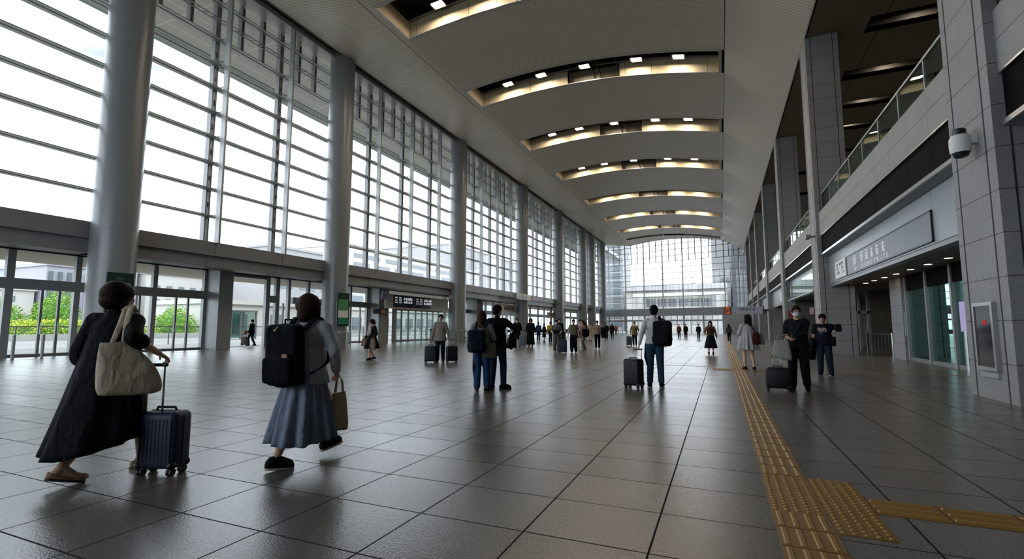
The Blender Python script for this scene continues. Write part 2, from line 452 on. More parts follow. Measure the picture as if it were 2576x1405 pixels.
for si, (a, b_) in enumerate(SLOTS):
    thin = si == len(SLOTS)-1
    hb = 1.05
    for x0, x1, mt, nm in ((SX0, -9.7, M['beige'], 'recess_panel'), (-5.9, SX1, M['beige'], 'recess_panel'), (-9.7, -5.9, M['recess_grey'], 'recess_panel')):
        q = [x0 + (x1-x0)*i/10 for i in range(11)]; yy = b_ + (.35 if mt is M['recess_grey'] else 0)
        m2 = MB(); vs = [(x, yy, zc(x)-.0) for x in q] + [(x, yy, zc(x)+hb) for x in q] + [(x, yy+.06, zc(x)) for x in q] + [(x, yy+.06, zc(x)+hb) for x in q]
        fs = []
        for i in range(10): fs += [(i, i+1, 12+i, 11+i), (22+i, 33+i, 34+i, 23+i), (11+i, 12+i, 34+i, 33+i), (i, 22+i, 23+i, i+1)]
        struct(m2.add(vs, fs).build(nm, mt))
    m2 = MB()          # ends, near wall
    for x in (SX0+.03, SX1-.03):
        m2.add([(x, a, zc(x)), (x, b_, zc(x)), (x, b_, zc(x)+hb), (x, a, zc(x)+hb)], [(0,1,2,3)])
    struct(m2.build('recess_end', M['beige']))
    q = xs_arc
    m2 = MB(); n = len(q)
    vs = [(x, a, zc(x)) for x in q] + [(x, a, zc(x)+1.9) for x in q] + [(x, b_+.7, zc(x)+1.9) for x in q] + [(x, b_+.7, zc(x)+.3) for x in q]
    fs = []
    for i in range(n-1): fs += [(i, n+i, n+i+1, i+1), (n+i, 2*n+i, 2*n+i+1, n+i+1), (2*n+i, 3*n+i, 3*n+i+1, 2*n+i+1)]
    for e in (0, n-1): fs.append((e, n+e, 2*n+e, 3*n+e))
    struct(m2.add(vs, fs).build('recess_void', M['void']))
    # trim ring round the opening, cable rail, braces, ducts
    m2 = MB()
    for yy in (a, b_):
        m2.loft([[(x, yy-.09, zc(x)-.03), (x, yy+.09, zc(x)-.03), (x, yy+.09, zc(x)+.03), (x, yy-.09, zc(x)+.03)] for x in q])
    for x in (SX0, SX1): m2.box(x-.09, x+.09, a, b_, zc(x)-.03, zc(x)+.03)
    struct(m2.build('recess_trim', M['soffit']))
    m2 = MB()
    m2.loft([[(x, b_-.16, zc(x)+hb), (x, b_-.04, zc(x)+hb), (x, b_-.04, zc(x)+hb+.07), (x, b_-.16, zc(x)+hb+.07)] for x in q])
    struct(m2.build('recess_rail', M['framed']))
    if not thin:
        for x in (-9.5, -7.9, -7.45, -6.1):
            m2 = MB(); z = zc(x)
            m2.bar((x, b_-.1, z+1.0), (x+.25, b_+.3, z+.05), .06, .1); m2.bar((x, b_-.1, z+1.05), (x, a+.3, z+1.5), .07, .1)
            struct(m2.build('recess_brace', M['dark']))
        m2 = MB()
        for i in range(9):
            x = SX0 + .8 + i*1.95 + random.uniform(-.4, .4); z = zc(x)
            m2.cyl((x, a+.4, z+1.3), (x+random.uniform(.5, 1.1), a+.5, z+1.35), .12, n=8)
        m2.bar((SX0+.2, a+.9, zc(SX0)+1.5), (-8, a+.9, zc(-8)+1.5), .12, .2); m2.bar((-8, a+.9, zc(-8)+1.5), (SX1, a+.9, zc(SX1)+1.5), .12, .2)
        struct(m2.build('recess_ducts', M['framed']))
    for li, x in enumerate(LX):
        if si == 7: continue
        o = lamp0 if not used else dup(lamp0); used = True
        o.location = (x, b_-.9, zc(x)+.66)
        z1 = zc(x+.5)-zc(x-.5); o.rotation_euler = (0, -math.atan(z1), 0)
        wh = ['leftmost', 'second from left', 'middle', 'second from right', 'rightmost'][li]
        tag(o, f'{wh} square spotlight in the {SN[si]}', 'ceiling light', 'square spotlights in the ceiling slots')

# ------------------------------------------------------------------ left wall: columns, glass wall, beam
CY = [11.75, 24.4, 40.4, 56.8, 71.7, 86.3, 93.0, 102.6]
CN = ['nearest pale round column, behind the woman in the black dress', 'second nearest round column, with a green poster, right of the grey-dressed woman', 'third nearest round column, left of the couple with the navy backpack',
      'fourth nearest round column, above a cream banner sign', 'fifth nearest round column, beside the far cream banner', 'sixth nearest round column on the window side', 'seventh nearest round column on the window side', 'farthest round column in the left corner by the end window']
for i, yy in enumerate(CY):
    r = .80
    mb = MB(); n = 48
    def ring(rr, z): return [(rr*cos(2*pi*j/n), rr*sin(2*pi*j/n), z) for j in range(n)]
    mb.loft([ring(r, .95), ring(r, 5.17), ring(r-.012, 5.175), ring(r-.012, 5.195), ring(r, 5.2), ring(r, 19.0), ring(r-.05, 19.02), ring(r-.05, 20.4)])
    o = struct(autosmooth(mb.build('column', M['column'], loc=(XL, yy, 0))))
    tag(o, CN[i], 'column', 'round columns along the glass wall')
    mb = MB(); mb.loft([[((r+.01-.02*(j % 2))*cos(2*pi*j/96), (r+.01-.02*(j % 2))*sin(2*pi*j/96), z) for j in range(96)] for z in (0, .95)])
    mb.build('ribbed_base', M['column'], o)
    if i in (1, 2, 3):
        g = empty('column_guard_rail', (XL, yy, 0))
        tag(g, ['low chrome rail around the foot of the green-poster column', 'low chrome rail at the foot of the third round column', 'low chrome rail at the foot of the fourth round column'][i-1], 'rail', 'rails around column feet')
        mb = MB(); mb.tube([((r+.28)*cos(a), (r+.28)*sin(a), .92) for a in [(-1.9+.12*k) for k in range(32)]], .022); mb.build('rail', M['steel'], g)
        for a in (-1.9, -.95, 0, .12, .95, 1.8):
            MB().cyl(((r+.28)*cos(a), (r+.28)*sin(a), 0), ((r+.28)*cos(a), (r+.28)*sin(a), .92), .035, n=10).build('rail_post', M['chrome'], g)
TZ = [6.9, 8.3, 9.68, 11.05, 12.36, 13.7, 14.98, 16.35]
POSTS = [[-2, 2.2, 6.2], [16.3, 20.35], [28.6, 32.8, 37.1], [45.6, 49.7, 53.6], [61.1, 65.4, 68.7], [75.3, 79, 82.6], [88.3, 90.6], [96.2, 99.4]]
bays = [(-7, CY[0])] + [(CY[i], CY[i+1]) for i in range(7)]
for bi, (a, b_) in enumerate(bays):
    y0, y1 = (a + (.15 if bi else 0)), b_-.15
    wd = struct(empty(f'window_{bi+1}', (-23.9, (y0+y1)/2, 5.5)))
    cx, cyy, cz = -23.9, (y0+y1)/2, 5.5
    def part(mb, name, mat, sm=False):
        mb.off = Vector((cx, cyy, cz)); return mb.build(name, mat, wd)
    for z in TZ + [18.35]:
        mb = MB(); mb.box(-24.1, -23.86, y0, y1, z-.045, z+.045); mb.box(-23.82, -23.62, y0, y1, z-.02, z+.02)
        part(mb, 'transom', M['frame'])
    mb = MB(); mb.box(-24.12, -23.95, y0, y1, 5.5, 5.62); part(mb, 'sill', M['framed'])
    P = POSTS[bi]
    for p in P:
        mb = MB(); mb.box(-23.3, -22.98, p-.055, p+.055, 5.45, 19.2); part(mb, 'post', M['frame'])
        mb = MB(); mb.box(-24.32, -24.02, p-.13, p-.05, 5.5, 19.1); mb.box(-24.32, -24.02, p+.05, p+.13, 5.5, 19.1)
        for z in TZ: mb.box(-24.2, -23.6, p-.03, p+.03, z-.09, z-.05); mb.box(-24.25, -24.05, p-.05, p+.05, z+.55, z+.75)
        part(mb, 'mullion', M['framed'])
        mb = MB()
        for z in TZ + [18.35]: mb.box(-23.9, -23.1, p-.02, p+.02, z-.025, z+.025)
        part(mb, 'strut', M['frame'])
    ed = [y0] + P + [y1]
    for k in range(len(ed)-1):
        L = ed[k+1]-ed[k]; m = max(1, round(L/1.4))
        for q in range(1, m):
            yy = ed[k] + L*q/m
            mb = MB(); mb.box(-24.25, -23.95, yy-.09, yy-.03, 16.35, 19.1); mb.box(-24.25, -23.95, yy+.03, yy+.09, 16.35, 19.1)
            part(mb, 'upper_mullion', M['framed'])
    mb = MB()
    for q in (17.25, 17.45): mb.box(-23.75, -23.68, y0, y1, q-.02, q+.02)
    nn = int((y1-y0)/.45)
    for k in range(nn):
        yy = y0 + (y1-y0)*k/nn; mb.bar((-23.715, yy, 17.25), (-23.715, yy+.45, 17.45), .025, .025)
    part(mb, 'truss_rail', M['frame'])
    mb = MB(); mb.add([(-24.05, y0-.6, 5.5), (-24.05, y1+.6, 5.5), (-24.05, y1+.6, 19.1), (-24.05, y0-.6, 19.1)], [(0,1,2,3)]); part(mb, 'glass_pane', M['glass'])
    # head panel above the glass
    mb = MB(); ee = [a] + P + [b_]
    for k in range(len(ee)-1): mb.box(-24.25, -23.02, ee[k]+.01, ee[k+1]-.01, 19.15, 19.3)
    mb.box(-23.02, -22.94, a, b_, 19.12, 19.42)
    struct(mb.build('window_head', M['soffit']))
    # beam below the glass: two stepped courses, split where the posts stand
    for nm, xf, z0, z1, sh in (('beam', -23.2, 4.8, 5.46, 0), ('beam', -23.38, 4.24, 4.79, -.35)):
        mb = MB()
        lo, hi = a + (.55 if bi else 0), b_-.45 if z0 > 4.5 else b_-.62
        ee = [lo] + [p+sh for p in P] + [hi]
        for k in range(len(ee)-1): mb.box(-24.4, xf, ee[k]+.012, ee[k+1]-.012, z0, z1)
        struct(mb.build(nm, M['beam']))
struct(MB().box(-24.5, -24.3, -7, 106, 4.24, 5.5).build('beam_core', M['dark']))
# eave outside
mb = MB(); mb.box(-30.75, -24.3, -30, 130, 19.35, 20.2)
t = NT('eave_soffit'); P_, x_ = t.pos()
gl = t.math('MAXIMUM', t.line(x_[0], 2.15, .09, .3), t.line(x_[1], 4.1, .12, .5)); gl2 = t.line(x_[0], .36, .05, 0)
col = t.mix(t.math('MULTIPLY', gl2, .18), rgb(166, 165, 161), rgb(150, 150, 146)); col = t.mix(gl, col, rgb(196, 193, 184))
struct(mb.build('eave', t.bsdf(col, .5)))
struct(MB().loft([[(-32.2, yy, 19.35), (-30.75, yy, 19.3), (-30.75, yy, 20.2), (-32.2, yy, 20.2)] for yy in (-30, 130)]).build('eave_lip', plain('eave_lip', rgb(120, 135, 137), .5)))

# ------------------------------------------------------------------ doors under the beam
struct(MB().box(XD-.4, -24.3, -7, 106, 4.72, 4.86).build('door_soffit', M['soffit']))
struct(MB().box(XD-.15, XD+.15, -7, 106, 4.46, 4.72).build('door_head', M['dark']))
mb = MB()
mb.box(-32.0, XD-.2, -30, 120, 4.5, 4.8)
t = NT('canopy_soffit'); P_, x_ = t.pos()
struct(mb.build('canopy', t.bsdf(t.mix(t.line(x_[0], .42, .03, 0), rgb(178, 170, 146), rgb(170, 160, 130)), .6)))
def upright(y, wdt, name, par, z1=4.5, dep=.22, mat=None, z0=0, x=XD):
    mb = MB(); mb.box(x-dep/2, x+dep/2, y-wdt/2, y+wdt/2, z0, z1); return mb.build(name, mat or M['frame'], par)
def door_bay(idx, y0, y1, ups, leaves, pier=None, opening=None):
    d = struct(empty(f'door_{idx}', (0, 0, 0)))
    segs = [(y0, y1)] if not opening else [(y0, opening[0]), (opening[1], y1)]
    for a, b_ in segs:
        MB().box(XD-.12, XD+.12, a, b_, 2.84, 3.28).build('transom_bar', M['frame'], d)
        MB().box(XD-.06, XD+.06, a, b_, 0, .12).build('bottom_rail', M['framed'], d)
        mb = MB(); mb.add([(XD-.02, a, .05), (XD-.02, b_, .05), (XD-.02, b_, 4.48), (XD-.02, a, 4.48)], [(0,1,2,3)]); mb.build('glass_pane', M['dglass'], d)
    for yy, wd in ups: upright(yy, wd, 'door_post', d)
    for yy in leaves:
        upright(yy, .09, 'door_stile', d, z1=2.84, dep=.1, mat=M['framed'])
        mb = MB(); mb.cyl((XD+.12, yy, .95), (XD+.12, yy, 1.45), .02, n=8); mb.build('door_handle', M['steel'], d)
    return d
door_bay(1, -6.8, 12.6, [(-4, .2), (-.3, .2), (2.6, .2), (6, .2), (8.2, .2), (10.14, .26), (12.45, .22)], [-2, 1.2, 4.4, 7.2, 11.25, 11.85])
d2 = door_bay(2, 12.6, 23.5, [(15.75, .22), (18.45, .2), (22.6, .3), (23.35, .3), (24.3, .2)], [15.1, 16.9, 17.55, 23.9], opening=(19.3, 22.6))
struct(MB().box(XD-.25, XD+1.15, 18.5, 19.35, 0, 4.72).build('door_pier', M['frame']))
MB().box(XD-.1, XD+.1, 19.35, 22.6, 4.3, 4.46).build('opening_head', M['frame'], d2)
mb = MB(); mb.box(XD-.1, XD+.1, 16.6, 17.0, 2.86, 3.0); mb.box(XD-.1, XD+.1, 17.4, 17.8, 2.86, 3.0); mb.build('door_sensor', M['dark'], d2)
door_bay(3, 24.6, 32.5, [(26, .2), (28, .2), (30.3, .2), (32.3, .2)], [27, 29.2, 31.5])
struct(MB().box(XD-.25, XD+1.1, 32.5, 33.8, 0, 4.72).build('door_pier', M['frame']))
door_bay(4, 44.6, 57, [(44.7, .2), (46.6, .25), (48.6, .2), (52.2, .3), (54.5, .2), (56.6, .2)], [45.6, 47.5, 50.2, 53.4])
struct(MB().box(XD-.25, XD+1.1, 50.0, 51.6, 0, 4.72).build('door_pier', M['frame']))
door_bay(5, 57, 72, [(58.5, .25), (61, .25), (64, .35), (67, .25), (70, .3)], [59.7, 62.4, 65.5, 68.4])
door_bay(6, 72, 105.5, [(73.5, .3), (76.5, .3), (80, .8), (84, .35), (88, .8), (92, .35), (97, .9), (101, .4)], [75, 78, 82, 86, 90, 94.5])
# porch with sliding glass leaves in the third bay
pr = struct(empty('door_7', (-25.6, 39.6, 0)))
def pp(mb, n, m): mb.off = Vector((-25.6, 39.6, 0)); return mb.build(n, m, pr)
for yy in (34.2, 44.6): pp(MB().box(-25.75, -25.45, yy-.14, yy+.14, 0, 3.0), 'door_post', M['frame'])
for yy in (35.2, 36.2, 37.3, 38.3, 39.2, 40.2, 41.2, 42.3, 43.4): pp(MB().box(-25.66, -25.54, yy-.05, yy+.05, 0, 2.75), 'door_stile', M['framed'])
pp(MB().box(-25.66, -25.54, 34.2, 44.6, 0, .14), 'bottom_rail', M['framed'])
pp(MB().box(-25.72, -25.48, 34.2, 44.6, 2.68, 2.8), 'top_rail', M['framed'])
pp(MB().add([(-25.6, 34.3, .1), (-25.6, 44.5, .1), (-25.6, 44.5, 2.75), (-25.6, 34.3, 2.75)], [(0,1,2,3)]), 'glass_pane', M['gglass'])
pp(MB().box(-27, -25.5, 34.2, 44.6, 3.0, 3.1), 'porch_roof', M['frame'])
# end of the hall -------------------------------------------------------------------------------
EP = Vector((-23, 106, 0)); ER = Vector((4.7, 106-8*27.7/27.3, 0)); eu = (ER-EP).normalized(); en = Vector((-eu.y, eu.x, 0)); EL = (ER-EP).length
def ebox(mb, u0, u1, d0, d1, z0, z1):
    c = EP + eu*(u0+u1)/2 + en*(d0+d1)/2 + Vector((0,0,(z0+z1)/2)); return mb.obox(c, (u1-u0, d1-d0, z1-z0), m=Matrix((eu, en, Vector((0,0,1)))).transposed())
ew = struct(empty('window_9', EP))
def ep(mb, n, m): mb.off = EP.copy(); return mb.build(n, m, ew)
EU = [.8, 4.75, 8.95, 13.0, 17.1, 20.9, 25.0, 27.6]
for u in EU: ep(ebox(MB(), u-.09, u+.09, -.15, .1, 4.9, 18.9), 'mullion', M['framed'])
for k in range(1, 12): ep(ebox(MB(), 0, EL, -.08, .08, 5.0+k*1.18-.045, 5.0+k*1.18+.045), 'transom', M['framed'])
for k in range(len(EU)-1):
    for q in (1, 2):
        u = EU[k] + (EU[k+1]-EU[k])*q/3; ep(ebox(MB(), u-.07, u+.07, -.09, .09, 14.4, 18.9), 'upper_mullion', M['framed'])
g0 = EP; g1 = EP + eu*EL; Z = Vector((0,0,1))
ep(MB().add([g0, g1, g1+Z*19.5, g0+Z*19.5], [(0,1,2,3)]), 'glass_pane', M['glass'])
struct(ebox(MB(), -.4, EL+.3, -.7, .3, 3.5, 4.95).build('end_beam', M['beam']))
ed = struct(empty('door_8', EP))
def epd(mb, n, m): mb.off = EP.copy(); return mb.build(n, m, ed)
for u in (.8, 4.75, 8.95, 13.0, 17.1, 20.9, 24.5): epd(ebox(MB(), u-.16, u+.16, -.2, .15, 0, 3.5), 'door_post', M['framed'])
for u in (2.8, 3.8, 6.1, 7.4, 10.4, 11.7, 14.4, 15.7, 18.4, 19.7, 22.3, 23.4): epd(ebox(MB(), u-.06, u+.06, -.08, .08, 0, 2.5), 'door_stile', M['framed'])
for u in (2.1, 3.5, 6.2, 7.6, 10.5, 12, 14.5, 15.8, 18.5, 19.8, 22.5): epd(ebox(MB(), u-.05, u+.05, -.08, .08, 2.6, 3.5), 'upper_stile', M['framed'])
epd(ebox(MB(), 0, 25.4, -.12, .1, 2.4, 2.68), 'transom_bar', M['framed'])
struct(ebox(MB(), 25.2, EL+.2, -2.5, .3, 0, 3.5).build('end_pier', M['granite']))
# shell behind the camera and above the glass
mb = MB(); mb.box(-5, 14, -8, -7, 0, 21); mb.box(-27, -5, -8, -7, 0, .9); mb.box(-27, -5, -8, -7, 9, 21)
struct(mb.build('wall_back', M['beam']))
bw = struct(empty('window_13', (-16, -7.5, .9)))  # added opening, out of view: sky light through it brightens people's backs
for x in (-24, -20.2, -16.4, -12.6, -8.8): MB((-16, -7.5, .9)).box(x-.08, x+.08, -7.6, -7.4, .9, 9).build('mullion', M['framed'], bw)
MB((-16, -7.5, .9)).add([(-27, -7.5, .9), (-5, -7.5, .9), (-5, -7.5, 9), (-27, -7.5, 9)], [(0,1,2,3)]).build('glass_pane', M['glass'], bw)
struct(MB().box(-24.4, -22.7, -7, 106, 20.3, 21).build('wall_left', M['void']))
# ------------------------------------------------------------------ right side: pillars, gallery, sign fascias
PIL = [(10.35, 11.95), (26.4, 28.0), (40.2, 41.7), (53.3, 54.8), (66.2, 67.7), (78.3, 79.8), (90.2, 91.7)]
PN = ['nearest granite pillar with a dark screen and a security camera', 'second granite pillar, behind the man in the black cap', 'third granite pillar along the gallery', 'fourth granite pillar along the gallery',
      'fifth granite pillar along the gallery', 'sixth granite pillar along the gallery', 'farthest granite pillar, by the end window']
for i, (a, b_) in enumerate(PIL):
    x1 = XR + 1.36
    mb = MB(); mb.box(XR, x1, a, b_, 0, 16.2)
    o = struct(mb.build('pillar', M['granite'])); tag(o, PN[i], 'pillar', 'granite pillars')
    mb = MB()
    for yy in (a+.28, b_-.22): mb.box(XR-.004, XR+.01, yy-.018, yy+.018, 0, 16.2)
    for xx in (XR+.22, x1-.22): mb.box(xx-.014, xx+.014, a-.004, a+.01, 0, 16.2)
    mb.build('joint_strip', M['joint'], o)
bays = [(-7, PIL[0][0])] + [(PIL[i][1], PIL[i+1][0]) for i in range(6)] + [(91.7, 98)]
XF = 4.44
GN = ['nearest gallery', 'gallery between the first and second pillars', 'gallery between the second and third pillars']
for i, (a, b_) in enumerate(bays):
    struct(MB().box(XF, XF+.35, a, b_, 5.5, 6.6).build('gallery_parapet', M['parapet']))
    mb = MB(); n = max(3, round((b_-a)/1.5))
    for k in range(n): mb.box(XF+.04, XF+.4, a+(b_-a)*k/n+.008, a+(b_-a)*(k+1)/n-.008, 4.66, 5.47)
    o = mb.build('led_strip', M['led']); struct(o)
    mb = MB(); mb.box(XF-.03, XF+.42, a, b_, 4.57, 4.66); mb.box(XF-.02, XF+.38, a, b_, 5.465, 5.5); struct(mb.build('strip_trim', M['steel']))
    # soffit, fascia
    mb = MB(); mb.add([(XF, a, 4.575), (4.95, a, 4.46), (4.95, b_, 4.46), (XF, b_, 4.575)], [(0,1,2,3)]); struct(mb.build('strip_soffit', M['fascia']))
    if i:
        m2 = MB(); n = max(2, round((b_-a)/2.6))
        for k in range(n): m2.box(4.72, 5.0, a+(b_-a)*k/n+.006, b_ if k == n-1 else a+(b_-a)*(k+1)/n-.006, 3.22, 4.5)
        struct(m2.build('fascia', M['fascia']))
        struct(MB().box(4.74, 5.0, a, b_, 3.1, 3.22).build('fascia_edge', M['framed']))
    struct(MB().box(4.9, 13, a, b_, 3.2, 3.35).build('ceiling_low', M['bsoffit']))
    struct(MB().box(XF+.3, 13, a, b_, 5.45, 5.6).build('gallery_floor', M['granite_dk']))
    # balustrade
    if i < 6:
        g = struct(empty('balustrade', (XF+.17, (a+b_)/2, 6.6)))
        def bp(mb, n, m): mb.off = Vector((XF+.17, (a+b_)/2, 6.6)); return mb.build(n, m, g)
        bp(MB().box(XF+.16, XF+.18, a, b_, 6.6, 7.48), 'glass_pane', M['gglass'])
        bp(MB().box(XF+.13, XF+.21, a, b_, 7.47, 7.53), 'hand_rail', M['frame'])
        bp(MB().box(XF+.12, XF+.22, a, b_, 6.58, 6.64), 'bottom_rail', M['framed'])
        n = max(2, round((b_-a)/1.85))
        for k in range(1, n): yy = a + (b_-a)*k/n; bp(MB().box(XF+.14, XF+.2, yy-.025, yy+.025, 6.6, 7.48), 'baluster', M['frame'])
# gallery back wall and ceiling with slots
struct(MB().box(13, 13.3, -7, 106, 0, 21).build('wall_right', M['granite_dk']))
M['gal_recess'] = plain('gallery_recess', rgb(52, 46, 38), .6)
GS = [(7.6, 9.0), (14.2, 15.6), (20.0, 21.3), (25.7, 27.0), (30.9, 32.0), (35.2, 36.3), (39.4, 40.4), (44.5, 45.5), (50, 51), (58, 59)]
mb = MB(); y = -7
for a, b_ in GS + [(106, 106)]:
    mb.box(4.4, 13, y, a, 15.35, 15.6)
    if b_ < 106: mb.box(4.4, 6.9, a, b_, 15.35, 15.6); mb.box(11.5, 13, a, b_, 15.35, 15.6)
    y = b_
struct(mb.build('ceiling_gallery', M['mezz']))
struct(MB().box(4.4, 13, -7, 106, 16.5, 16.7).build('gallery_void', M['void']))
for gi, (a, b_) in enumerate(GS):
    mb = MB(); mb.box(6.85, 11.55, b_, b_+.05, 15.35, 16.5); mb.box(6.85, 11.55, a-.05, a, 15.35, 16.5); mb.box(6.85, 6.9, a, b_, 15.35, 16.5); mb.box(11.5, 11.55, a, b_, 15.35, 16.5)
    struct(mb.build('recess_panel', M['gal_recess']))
    if 2 <= gi <= 7:
        o = dup(lamp0); o.scale = (.6, .6, .6); o.location = (9.05, (a+b_)/2-.1, 15.95); o.rotation_euler = (0, 0, 0)
        tag(o, f'spotlight in the dark gallery ceiling, {["in the slot nearest the camera", "in the second slot from the camera", "in the third slot from the camera", "in the fourth slot from the camera", "in the fifth slot from the camera", "in the sixth slot from the camera"][gi-2]}', 'ceiling light', 'spotlights over the gallery')

# recessed entrance between the first two pillars
def pane(mb, x0, y0, x1, y1, z0, z1): return mb.add([(x0,y0,z0),(x1,y1,z0),(x1,y1,z1),(x0,y0,z1)], [(0,1,2,3)])
sh = struct(empty('window_10', (6.6, 18, 0)))
def sp(mb, n, m): mb.off = Vector((6.6, 18, 0)); return mb.build(n, m, sh)
sp(pane(MB(), 6.6, 12, 6.6, 23.1, .1, 2.62), 'glass_pane', M['tealglass'])
for yy in (13, 15.1, 17.0, 18.95, 20.95, 22.95): sp(MB().box(6.5, 6.68, yy-.06, yy+.06, 0, 3.2), 'mullion', M['frame'])
sp(MB().box(6.55, 6.68, 12, 23.1, 2.62, 3.2), 'head_panel', M['led']); sp(MB().box(6.54, 6.66, 12, 23.1, 0, .12), 'bottom_rail', M['framed'])
struct(MB().box(6.42, 6.85, 23.05, 24.4, 0, 3.2).build('pilaster', M['granite']))
struct(MB().box(9.5, 9.7, 11, 24, 0, 3.2).build('wall_shop', plain('shop_wall', rgb(96, 150, 142), .5)))
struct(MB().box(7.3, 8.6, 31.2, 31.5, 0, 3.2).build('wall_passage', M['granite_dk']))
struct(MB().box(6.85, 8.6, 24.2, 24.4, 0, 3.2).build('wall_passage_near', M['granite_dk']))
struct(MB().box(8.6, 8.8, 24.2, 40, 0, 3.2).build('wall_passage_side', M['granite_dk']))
ps = struct(empty('window_11', (6.9, 31.4, 0)))
def pq(mb, n, m): mb.off = Vector((6.9, 31.4, 0)); return mb.build(n, m, ps)
pq(pane(MB(), 5.7, 31.4, 7.3, 31.4, 0, 3.1), 'glass_pane', M['gglass'])
for xx in (6.05, 6.45, 6.85, 7.25): pq(MB().box(xx-.05, xx+.05, 31.35, 31.45, 0, 3.1), 'mullion', M['frame'])
pq(MB().box(5.7, 7.3, 31.35, 31.45, 1.95, 2.1), 'transom', M['frame'])
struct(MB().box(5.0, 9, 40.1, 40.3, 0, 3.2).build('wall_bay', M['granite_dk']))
# light well beyond that entrance: its lit white wall shows through the panes
E_ = [(6.0, 17.4), (6.0, 18.9), (6.0, 20.4), (6.0, 21.9), (6.0, 23.3), (6.0, 24.7), (6.0, 26.0), (7.9, 29.0)]
for k, (x, yy) in enumerate(E_):
    o = empty('downlight', (x, yy, 3.2)); tag(o, ['nearest of the round downlights under the sign fascia', 'second nearest round downlight under the sign fascia', 'third nearest round downlight under the sign fascia', 'fourth nearest round downlight under the sign fascia', 'fifth nearest round downlight under the sign fascia', 'sixth nearest round downlight under the sign fascia', 'seventh round downlight, by the second pillar', 'round downlight over the dark side passage'][k], 'downlight', 'round downlights under the fascia')
    MB().cyl((0,0,-.006), (0,0,-.001), .1, n=20).build('lamp_lens', M['down'], o)
    mb = MB(); mb.loft([[(r*cos(2*pi*j/20), r*sin(2*pi*j/20), z) for j in range(20)] for r, z in ((.1, -.002), (.1, -.012), (.14, -.008), (.14, 0))], cap=False); mb.build('trim_ring', M['frame'], o)
o = empty('ceiling_vent', (6.35, 19.2, 3.2)); tag(o, 'grey slatted air vent in the low ceiling under the sign', 'vent')
MB().box(-.3, .3, -.3, .3, -.02, 0).build('vent_frame', M['frame'], o)
for k in range(4): MB().box(-.25, .25, -.2+k*.12, -.14+k*.12, -.035, -.018).build('slat', M['framed'], o)

# glyph strokes for the signs
def glyphs(mb, o, r, u, n, size, step, seed, kind='kanji', th=.012, nrm=None, gaps=()):
    rd = random.Random(seed); o = Vector(o); r = Vector(r).normalized(); u = Vector(u).normalized(); nn = Vector(nrm).normalized()
    def st(a, b_, w):
        p0 = o0 + r*a[0]*size*asp + u*a[1]*size; p1 = o0 + r*b_[0]*size*asp + u*b_[1]*size; d = (p1-p0)
        if d.length < 1e-4: return
        d.normalize(); s = d.cross(nn)*w/2; p0 -= d*w*.3; p1 += d*w*.3
        vs = [p0-s, p1-s, p1+s, p0+s]; mb.add(vs + [v+nn*.004 for v in vs], [(4,5,6,7),(0,1,5,4),(1,2,6,5),(2,3,7,6),(3,0,4,7)])
    for i in range(n):
        if i in gaps: continue
        o0 = o + r*i*step
        if kind == 'kanji':
            asp = .86; q = rd.random()
            if q < .6:
                for a, b_ in (((0,0),(0,1)), ((0,1),(1,1)), ((1,1),(1,0))): st(a, b_, th)
                for k in range(3): st((.05, .22+.24*k), (.95, .22+.24*k), th)
                st((.5, .1), (.5, .75), th); st((.2,-.02), (.4,.2), th)
            else:
                for k in range(3): st((rd.uniform(0,.2), .2+.32*k), (rd.uniform(.75,1), .2+.32*k), th)
                st((.5,0), (.5,1), th); st((.45,.6), (.02,.05), th); st((.55,.6), (1,.05), th)
        else:
            asp = .55; q = rd.choice('HNEODBTLI')
            if q in 'HNEDBLI': st((0,0), (0,1), th)
            if q in 'HN': st((1,0), (1,1), th)
            if q == 'H': st((0,.5), (1,.5), th)
            if q == 'N': st((0,1), (1,0), th)
            if q in 'EBOD': st((0,1), (.9,1), th); st((0,0), (.9,0), th)
            if q in 'EB': st((0,.5), (.8,.5), th)
            if q in 'BDO': st((1,.1), (1,.9), th)
            if q == 'O': st((0,.05), (0,.95), th)
            if q == 'T': st((0,1), (1,1), th); st((.5,0), (.5,1), th)
            if q == 'L': st((0,0), (.9,0), th)
YM = (0, -1, 0); ZU = (0, 0, 1)
M['sign_grey'] = plain('sign_grey', rgb(99, 105, 110), .4)
M['ink_w'] = emit('letter_white', (.93, .95, 1, 1), .62)
M['ink_b'] = plain('letter_dark', rgb(52, 52, 54), .6)
M['sign_white'] = plain('sign_white', rgb(222, 222, 220), .5)
M['navy'] = plain('sign_navy', rgb(32, 36, 84), .5)
M['cream'] = plain('sign_cream', rgb(214, 210, 198), .55)
# long grey sign on the fascia
o = empty('sign_board', (4.7, 19, 3.3)); tag(o, 'long grey sign with white lettering on the pale fascia, right of a white notice', 'sign')
def so(mb, n, m): mb.off = Vector((4.7, 19, 3.3)); return mb.build(n, m, o)
so(MB().box(4.69, 4.72, 14.4, 22.82, 3.3, 4.0), 'panel', M['sign_grey'])
mb = MB()
for y0, y1, z0, z1 in ((14.36, 14.4, 3.27, 4.03), (22.82, 22.86, 3.27, 4.03), (14.36, 22.86, 3.27, 3.3), (14.36, 22.86, 4.0, 4.03)): mb.box(4.68, 4.72, y0, y1, z0, z1)
so(mb, 'frame', M['dark'])
mb = MB(); glyphs(mb, (4.688, 21.75, 3.56), YM, ZU, 1, .34, .6, 3, th=.04, nrm=(-1,0,0)); glyphs(mb, (4.688, 20.75, 3.56), YM, ZU, 5, .34, .62, 11, th=.035, nrm=(-1,0,0)); so(mb, 'lettering', M['ink_w'])
mb = MB(); glyphs(mb, (4.688, 21.7, 3.36), YM, ZU, 4, .11, .13, 5, 'latin', .02, (-1,0,0)); glyphs(mb, (4.688, 20.8, 3.36), YM, ZU, 19, .13, .165, 8, 'latin', .022, (-1,0,0)); so(mb, 'small_lettering', M['ink_w'])
